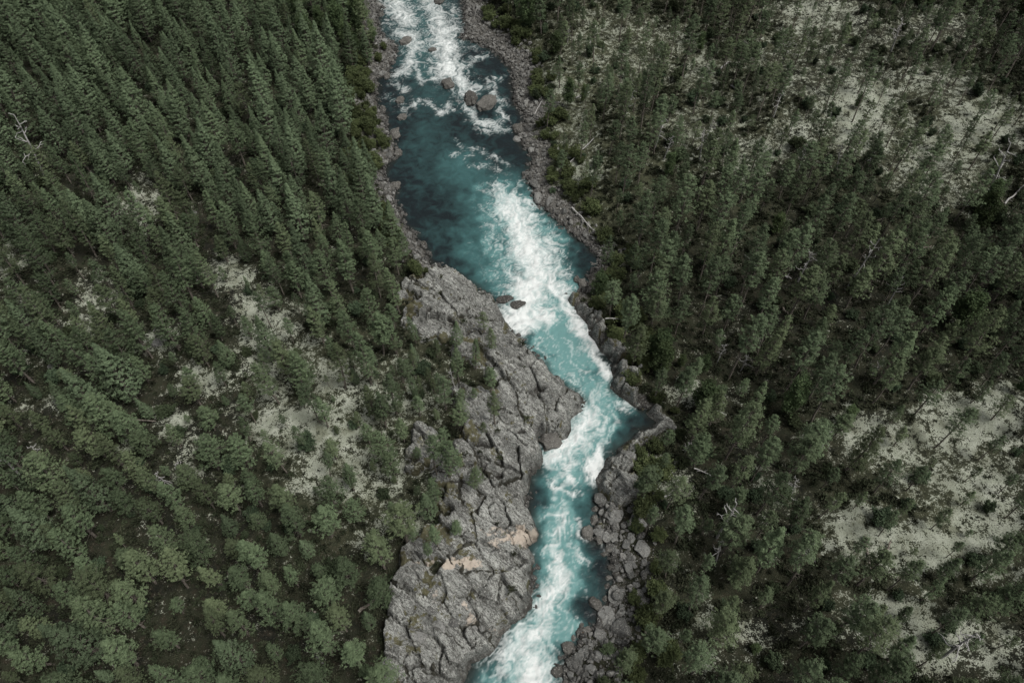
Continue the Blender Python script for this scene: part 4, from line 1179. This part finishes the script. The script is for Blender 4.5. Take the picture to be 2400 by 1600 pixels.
# bushes: willows along the banks, junipers under the trees
r = np.random.default_rng(123)
def bush_spots(n, dens, rad, seed):
    r = np.random.default_rng(seed)
    j = r.permutation(NC)
    out = []
    c_ = {}
    p = dens[j]
    j = j[(r.random(NC) < p) & vis[j]]
    for i in j:
        key = (int(xx[i] // rad), int(yy[i] // rad))
        if any((xx[i] - a) ** 2 + (yy[i] - b_) ** 2 < rad * rad for da in (-1, 0, 1) for db in (-1, 0, 1) for a, b_ in c_.get((key[0] + da, key[1] + db), ())):
            continue
        c_.setdefault(key, []).append((xx[i], yy[i])); out.append(i)
        if len(out) >= n: break
    return np.array(out)
WIL = [(870,200,40,60,.9),(880,300,40,110,1),(870,380,40,40,.8),(1120,30,40,40,.6),(1180,90,50,40,.7),(1230,180,40,40,.7),(1240,260,30,60,.6),(1290,340,30,60,.6),(1310,440,30,60,.8),(1340,480,40,40,.7),(1410,700,40,40,.8),(1420,620,40,40,.7),(1460,760,40,40,.6),
       (1490,830,30,60,.6),(1530,950,40,50,.6),(1520,1050,30,60,.6),(1530,1200,30,90,.6),(1500,1400,40,160,.5),(910,520,30,40,.5),(980,640,20,30,.4),(1470,1540,40,40,.7)]
wd_ = .55 * np.where((dd > np.where(left, 1.6, np.where(py < 520, 3.6, 2.2))) & (mk < .5), blobs(px, py, WIL), 0) * .5
W_ = bush_spots(150, wd_, 1.2, 5)
jd = np.where((dd > 3) & (mk < .35), .16 * (1 - .6 * np.minimum(1, li)), 0) + np.where((mk > .35) & (dd > 2) & (py > 950), .012, 0)
J_ = bush_spots(1000, jd, 2.2, 6)
for k, I, lim, mass in (('willow_bush', W_, 290, ('willow_scrub', 'low willow scrub along the banks')), ('juniper_bush', J_, 290, ('juniper_scrub', 'low juniper scrub under the trees'))):
    n = len(I)
    sc = r.uniform(.55, 1.2, n)
    cx, cy, de = proj(xx[I], yy[I], hh[I] + .6)
    build_kind(k, xx[I], yy[I], hh[I], r.integers(0, 3, n), sc, r.uniform(0, 6.28, n), r.normal(0, .05, (n, 2)), r.uniform(.8, 1.3, n), sc / de, (cx > 0) & (cx < 2400) & (cy > 0) & (cy < 1600), cx, cy, s_[I] < 0, lim, mass)

# ------------------------------------------------------------------ dead trees
def dead_tree(seed, h, rad, nl, base=.45, droop=0.0):
    r = np.random.default_rng(seed)
    zz = np.linspace(0, h, 7)
    bend = np.cumsum(r.normal(0, .03 * h / 7, (7, 2)), 0); bend[0] = 0
    v, f = tube(np.column_stack([bend, zz]), .13 * (1 - zz / h) ** .7 + .035)
    trunk = mesh_np('trunk', v, f)
    limbs = []
    for i in range(nl):
        u = base + (1 - base) * (i + r.random()) / nl
        z = u * h * .98
        p = np.array([np.interp(z, zz, bend[:, 0]), np.interp(z, zz, bend[:, 1]), z])
        az, el = i * 2.4 + r.uniform(-.5, .5), r.uniform(-.1, .5) - droop
        L = rad * (1.1 - .6 * (u - base) / (1 - base)) * r.uniform(.6, 1.15)
        P = [p]; d = np.array([math.cos(az) * math.cos(el), math.sin(az) * math.cos(el), math.sin(el)])
        parts = []
        for s in range(5):
            d = d + r.normal(0, .28, 3) + np.array([0, 0, .10]); d /= np.linalg.norm(d)
            P.append(P[-1] + d * L / 5)
            if s > 0:
                e = d + r.normal(0, .6, 3); e /= np.linalg.norm(e)
                e2 = e + r.normal(0, .4, 3)
                q0 = P[-1]; l2 = L * r.uniform(.18, .4)
                parts.append(tube(np.stack([q0, q0 + e * l2 * .5, q0 + e * l2 * .5 + e2 * l2 * .4]), np.array([.05, .038, .022]), 4))
        parts.insert(0, tube(np.array(P), np.linspace(.075, .025, 6), 5))
        v, f = joined(parts)
        limbs.append(mesh_np('limb', v, f))
    for m_ in [trunk] + limbs:
        m_.materials.append(M_dead)
    return trunk, limbs
DEADS = [dead_tree(900 + i, 6.5 + .7 * i, 1.5 + .15 * (i % 3), 9 + i % 4, .40 + .05 * (i % 3), .25 * (i % 2)) for i in range(5)]
# x, y of the foot, scale, label
DEAD_SPOTS = [(112,432,1.25,'big grey dead tree with tangled branches in the far left forest'),(45,1110,.8,'silver dead crown beside round pines at the lower left margin'),(112,1090,.6,'smaller silver dead crown next to another on the far left'),(405,1140,.6,'bare forked dead tree in a dark gap at lower left'),
    (438,1122,.55,'bare dead tree right of another in the lower left gap'),(2088,120,1.0,'bent silver snag in the upper right forest'),(1463,275,.85,'silver snag with hooked branches above the right shore'),(1640,375,.75,'bleached snag with angular branches in the right forest'),
    (1655,325,.6,'thin grey dead tree just above a bleached snag'),(1535,350,.9,'bushy grey dead tree in the upper right forest'),(1555,375,.6,'leaning grey dead tree below a bushy grey one'),(1870,660,.85,'antler shaped white dead tree at mid right'),
    (1988,670,.9,'twisted white dead tree right of the antler shaped one'),(2080,715,.75,'small silver dead tree low in the dark right forest'),(1828,160,.85,'thin dead tree with short side twigs in the upper right forest'),(1812,275,.7,'pale dead tree beside a dark hollow in the right forest'),
    (2042,880,.55,'little white dead crown among dark pines at right'),(1680,850,.5,'small white dead crown above the mid right lichen'),(1735,870,.55,'small grey dead crown right of another one'),(1680,1260,.9,'bushy silver dead tree at lower right'),
    (1678,1315,.65,'thin silver dead tree below the bushy one'),(1862,1312,.7,'fallen looking dead top on the edge of a lichen clearing'),(2205,1540,1.0,'wide grey dead crown lying low on the lowest lichen clearing'),(1920,1060,.6,'bare forked dead tree left of the mid right clearing'),
    (1855,1160,.55,'small dead crown left of the lower right clearing'),(2305,480,1.15,'tall bare forked tree near the right margin'),(380,808,.5,'small grey dead tree beside the domed boulder'),(1065,905,.5,'small bare tree on the pine edge of the slab'),
    (1330,100,.5,'thin dead tree on the upper right bank'),(1385,118,.45,'curved white dead branch top above the right bank'),(1960,400,.6,'grey dead tree between two lichen clearings'),(2035,390,.5,'thin grey dead tree at the edge of the upper clearing'),(1870,400,.5,'dead tree at the lower edge of the lichen slope'),
    (1605,1060,.45,'small dead sapling on the right bank'),(1545,690,.4,'dead sapling beside a pine right of the rapid')]
dx_, dy_, dz_ = at([s[0] for s in DEAD_SPOTS], [s[1] for s in DEAD_SPOTS])
for (p, q_, s, l), x, y, z in zip(DEAD_SPOTS, dx_, dy_, dz_):
    root = empty('dead_tree', (x, y, z - .1), random.uniform(0, 6.28), (random.uniform(-.15, .15), random.uniform(-.15, .15)), s)
    tag(root, l, 'dead tree', 'bleached dead trees in the forest')
    tr, lb = random.choice(DEADS)
    obj('trunk', tr, None, root)
    for m_ in lb:
        obj('limb', m_, None, root)

# ------------------------------------------------------------------ fallen logs (two ends in the photograph)
LOGS = [(1335,385,1391,329,.13,'long pale fallen log above the lichen knoll'),(1334,362,1348,344,.13,'short pale fallen log beside the long one'),(1350,233,1381,221,.12,'thin fallen log on the upper right bank'),(1253,271,1269,242,.10,'thin bleached pole lying on the right gravel'),
    (1340,490,1391,545,.14,'grey fallen log lying along the right bank above the cove'),(1598,578,1618,567,.22,'bright white short log in the dark right forest'),(1418,750,1476,754,.10,'thin log pointing from the ledge into the forest'),(1744,602,1777,634,.12,'thin fallen log in the mid right forest'),
    (311,985,368,991,.14,'straight pale fallen log in a dark gap on the left'),(2352,482,2398,438,.14,'pale fallen log near the right margin'),(2326,448,2358,498,.15,'dark grey log leaning near the right margin'),(1962,540,2078,514,.10,'long dark fallen log in the dark right forest'),
    (1838,1160,1870,1178,.10,'thin fallen log at lower mid right'),(1625,1100,1665,1120,.10,'thin log on the right bank'),(1555,1166,1592,1160,.10,'thin pale log below the right lichen'),(1833,725,1845,741,.16,'short pale log in the dark forest at right'),(1838,650,1853,658,.14,'small pale log left of the twisted dead tree'),
    (2155,588,2180,582,.13,'pale broken log under dark pines at right'),(1712,205,1724,212,.2,'short thick log in the upper right forest'),(1688,165,1706,150,.14,'short log leaning in the upper right forest'),(2024,1258,2037,1340,.16,'dark upright log in the lower right clearing'),
    (2070,1305,2084,1270,.14,'dark curved log in the lower right clearing'),(738,1435,746,1475,.22,'reddish brown log in the dark lower left stand'),(842,1435,880,1405,.2,'curved brown log under the lower left pines'),(757,1520,775,1526,.2,'short pale log on dark ground at lower left'),(1510,1480,1540,1512,.10,'thin dark log at the edge of the right boulder field')]
for i, (ax, ay, bx_, by_, rad, l) in enumerate(LOGS):
    x, y, z = at([ax, bx_], [ay, by_])
    a, b_ = np.array([x[0], y[0], z[0] + .35]), np.array([x[1], y[1], z[1] + .45])
    rr = np.random.default_rng(i + 50)
    tt = np.linspace(0, 1, 6)[:, None]
    P = (a + (b_ - a) * tt) - a
    P[1:-1] += rr.normal(0, .06, (4, 3))
    L = np.linalg.norm(b_ - a)
    parts = [tube(P, np.linspace(rad, rad * .55, 6), 7)]
    for k in range(int(3 + L / 2)):
        j = rr.uniform(.2, .95)
        d = rr.normal(0, 1, 3); d[2] = abs(d[2]) * .6
        d /= np.linalg.norm(d)
        q0 = P[0] + (P[-1] - P[0]) * j
        parts.append(tube(np.stack([q0, q0 + d * rr.uniform(.3, .8)]), np.array([rad * .32, rad * .12]), 4))
    v, f = joined(parts)
    o = obj('fallen_log', mesh_np('fallen_log', v, f), M_dead if 'brown' not in l and 'dark' not in l else M_bark)
    o.location = a
    tag(o, l, 'log', 'fallen logs in the forest')

# ------------------------------------------------------------------ heath: low tufts on the ground
r = np.random.default_rng(77)
HE = []
for i in range(4):
    n = 46
    th, ph = r.uniform(0, 6.28, n), r.uniform(.1, 1.45, n)
    d = np.stack([np.cos(th) * np.cos(ph), np.sin(th) * np.cos(ph), np.sin(ph)], 1)
    V, F, Tn = sprays(d * r.uniform(.25, .95, (n, 1)) * np.array([.5, .5, .35]), d + r.normal(0, .4, (n, 3)), .30, .12, r, r.random(n))
    me = mesh_np('heath_tuft', V, F, False, {'tint': Tn})
    me.materials.append(M_heath)
    HE.append(bpy.data.objects.new('heath_tuft', me))
NH = 120000
hx, hy = r.uniform(-130, 130, NH), r.uniform(8, 172, NH)
hd = river_d(hx, hy)
hm = rock_mask(hx, hy)
hz_ = h_base(hx, hy, hd, hm)
hpx, hpy, _ = proj(hx, hy, hz_)
hl = lichen_at(hx, hy, hz_)
hs_ = side_of(hx, hy)
shl = np.where((hs_ < 0) & (hpy < 330), 4.6, np.where((hs_ > 0) & (hpy < 520), 6, np.where((hs_ > 0) & (hpy > 1150), 5, 2.0)))
pk = np.where(hl > .35, .30, .8) * sstep(.7, 1.2, hd / shl)
pk = np.where(hm > .4, .02, pk)
pk = np.where(fbm(hx / 3.5, hy / 3.5, 3, 411) > .05, pk, pk * .45)
ok = (r.random(NH) < pk) & (hpx > -150) & (hpx < 2550) & (hpy > -150) & (hpy < 1800) & (hd > .8)
hx, hy, hz_, hl = hx[ok], hy[ok], hz_[ok], hl[ok]
n = len(hx)
hsz = np.where(hl > .35, .15 + .6 * r.random(n) ** 2.5, r.uniform(.5, 1.5, n))
scatter('heath', np.stack([hx, hy, hz_ + .02], 1), np.column_stack([np.zeros((n, 2)), r.uniform(0, 6.28, n)]), hsz[:, None] * r.uniform(.8, 1.2, (n, 3)), r.integers(0, 4, n), [[o_] for o_ in HE], 'low heather and crowberry tufts covering the forest floor')
print('heath', n)
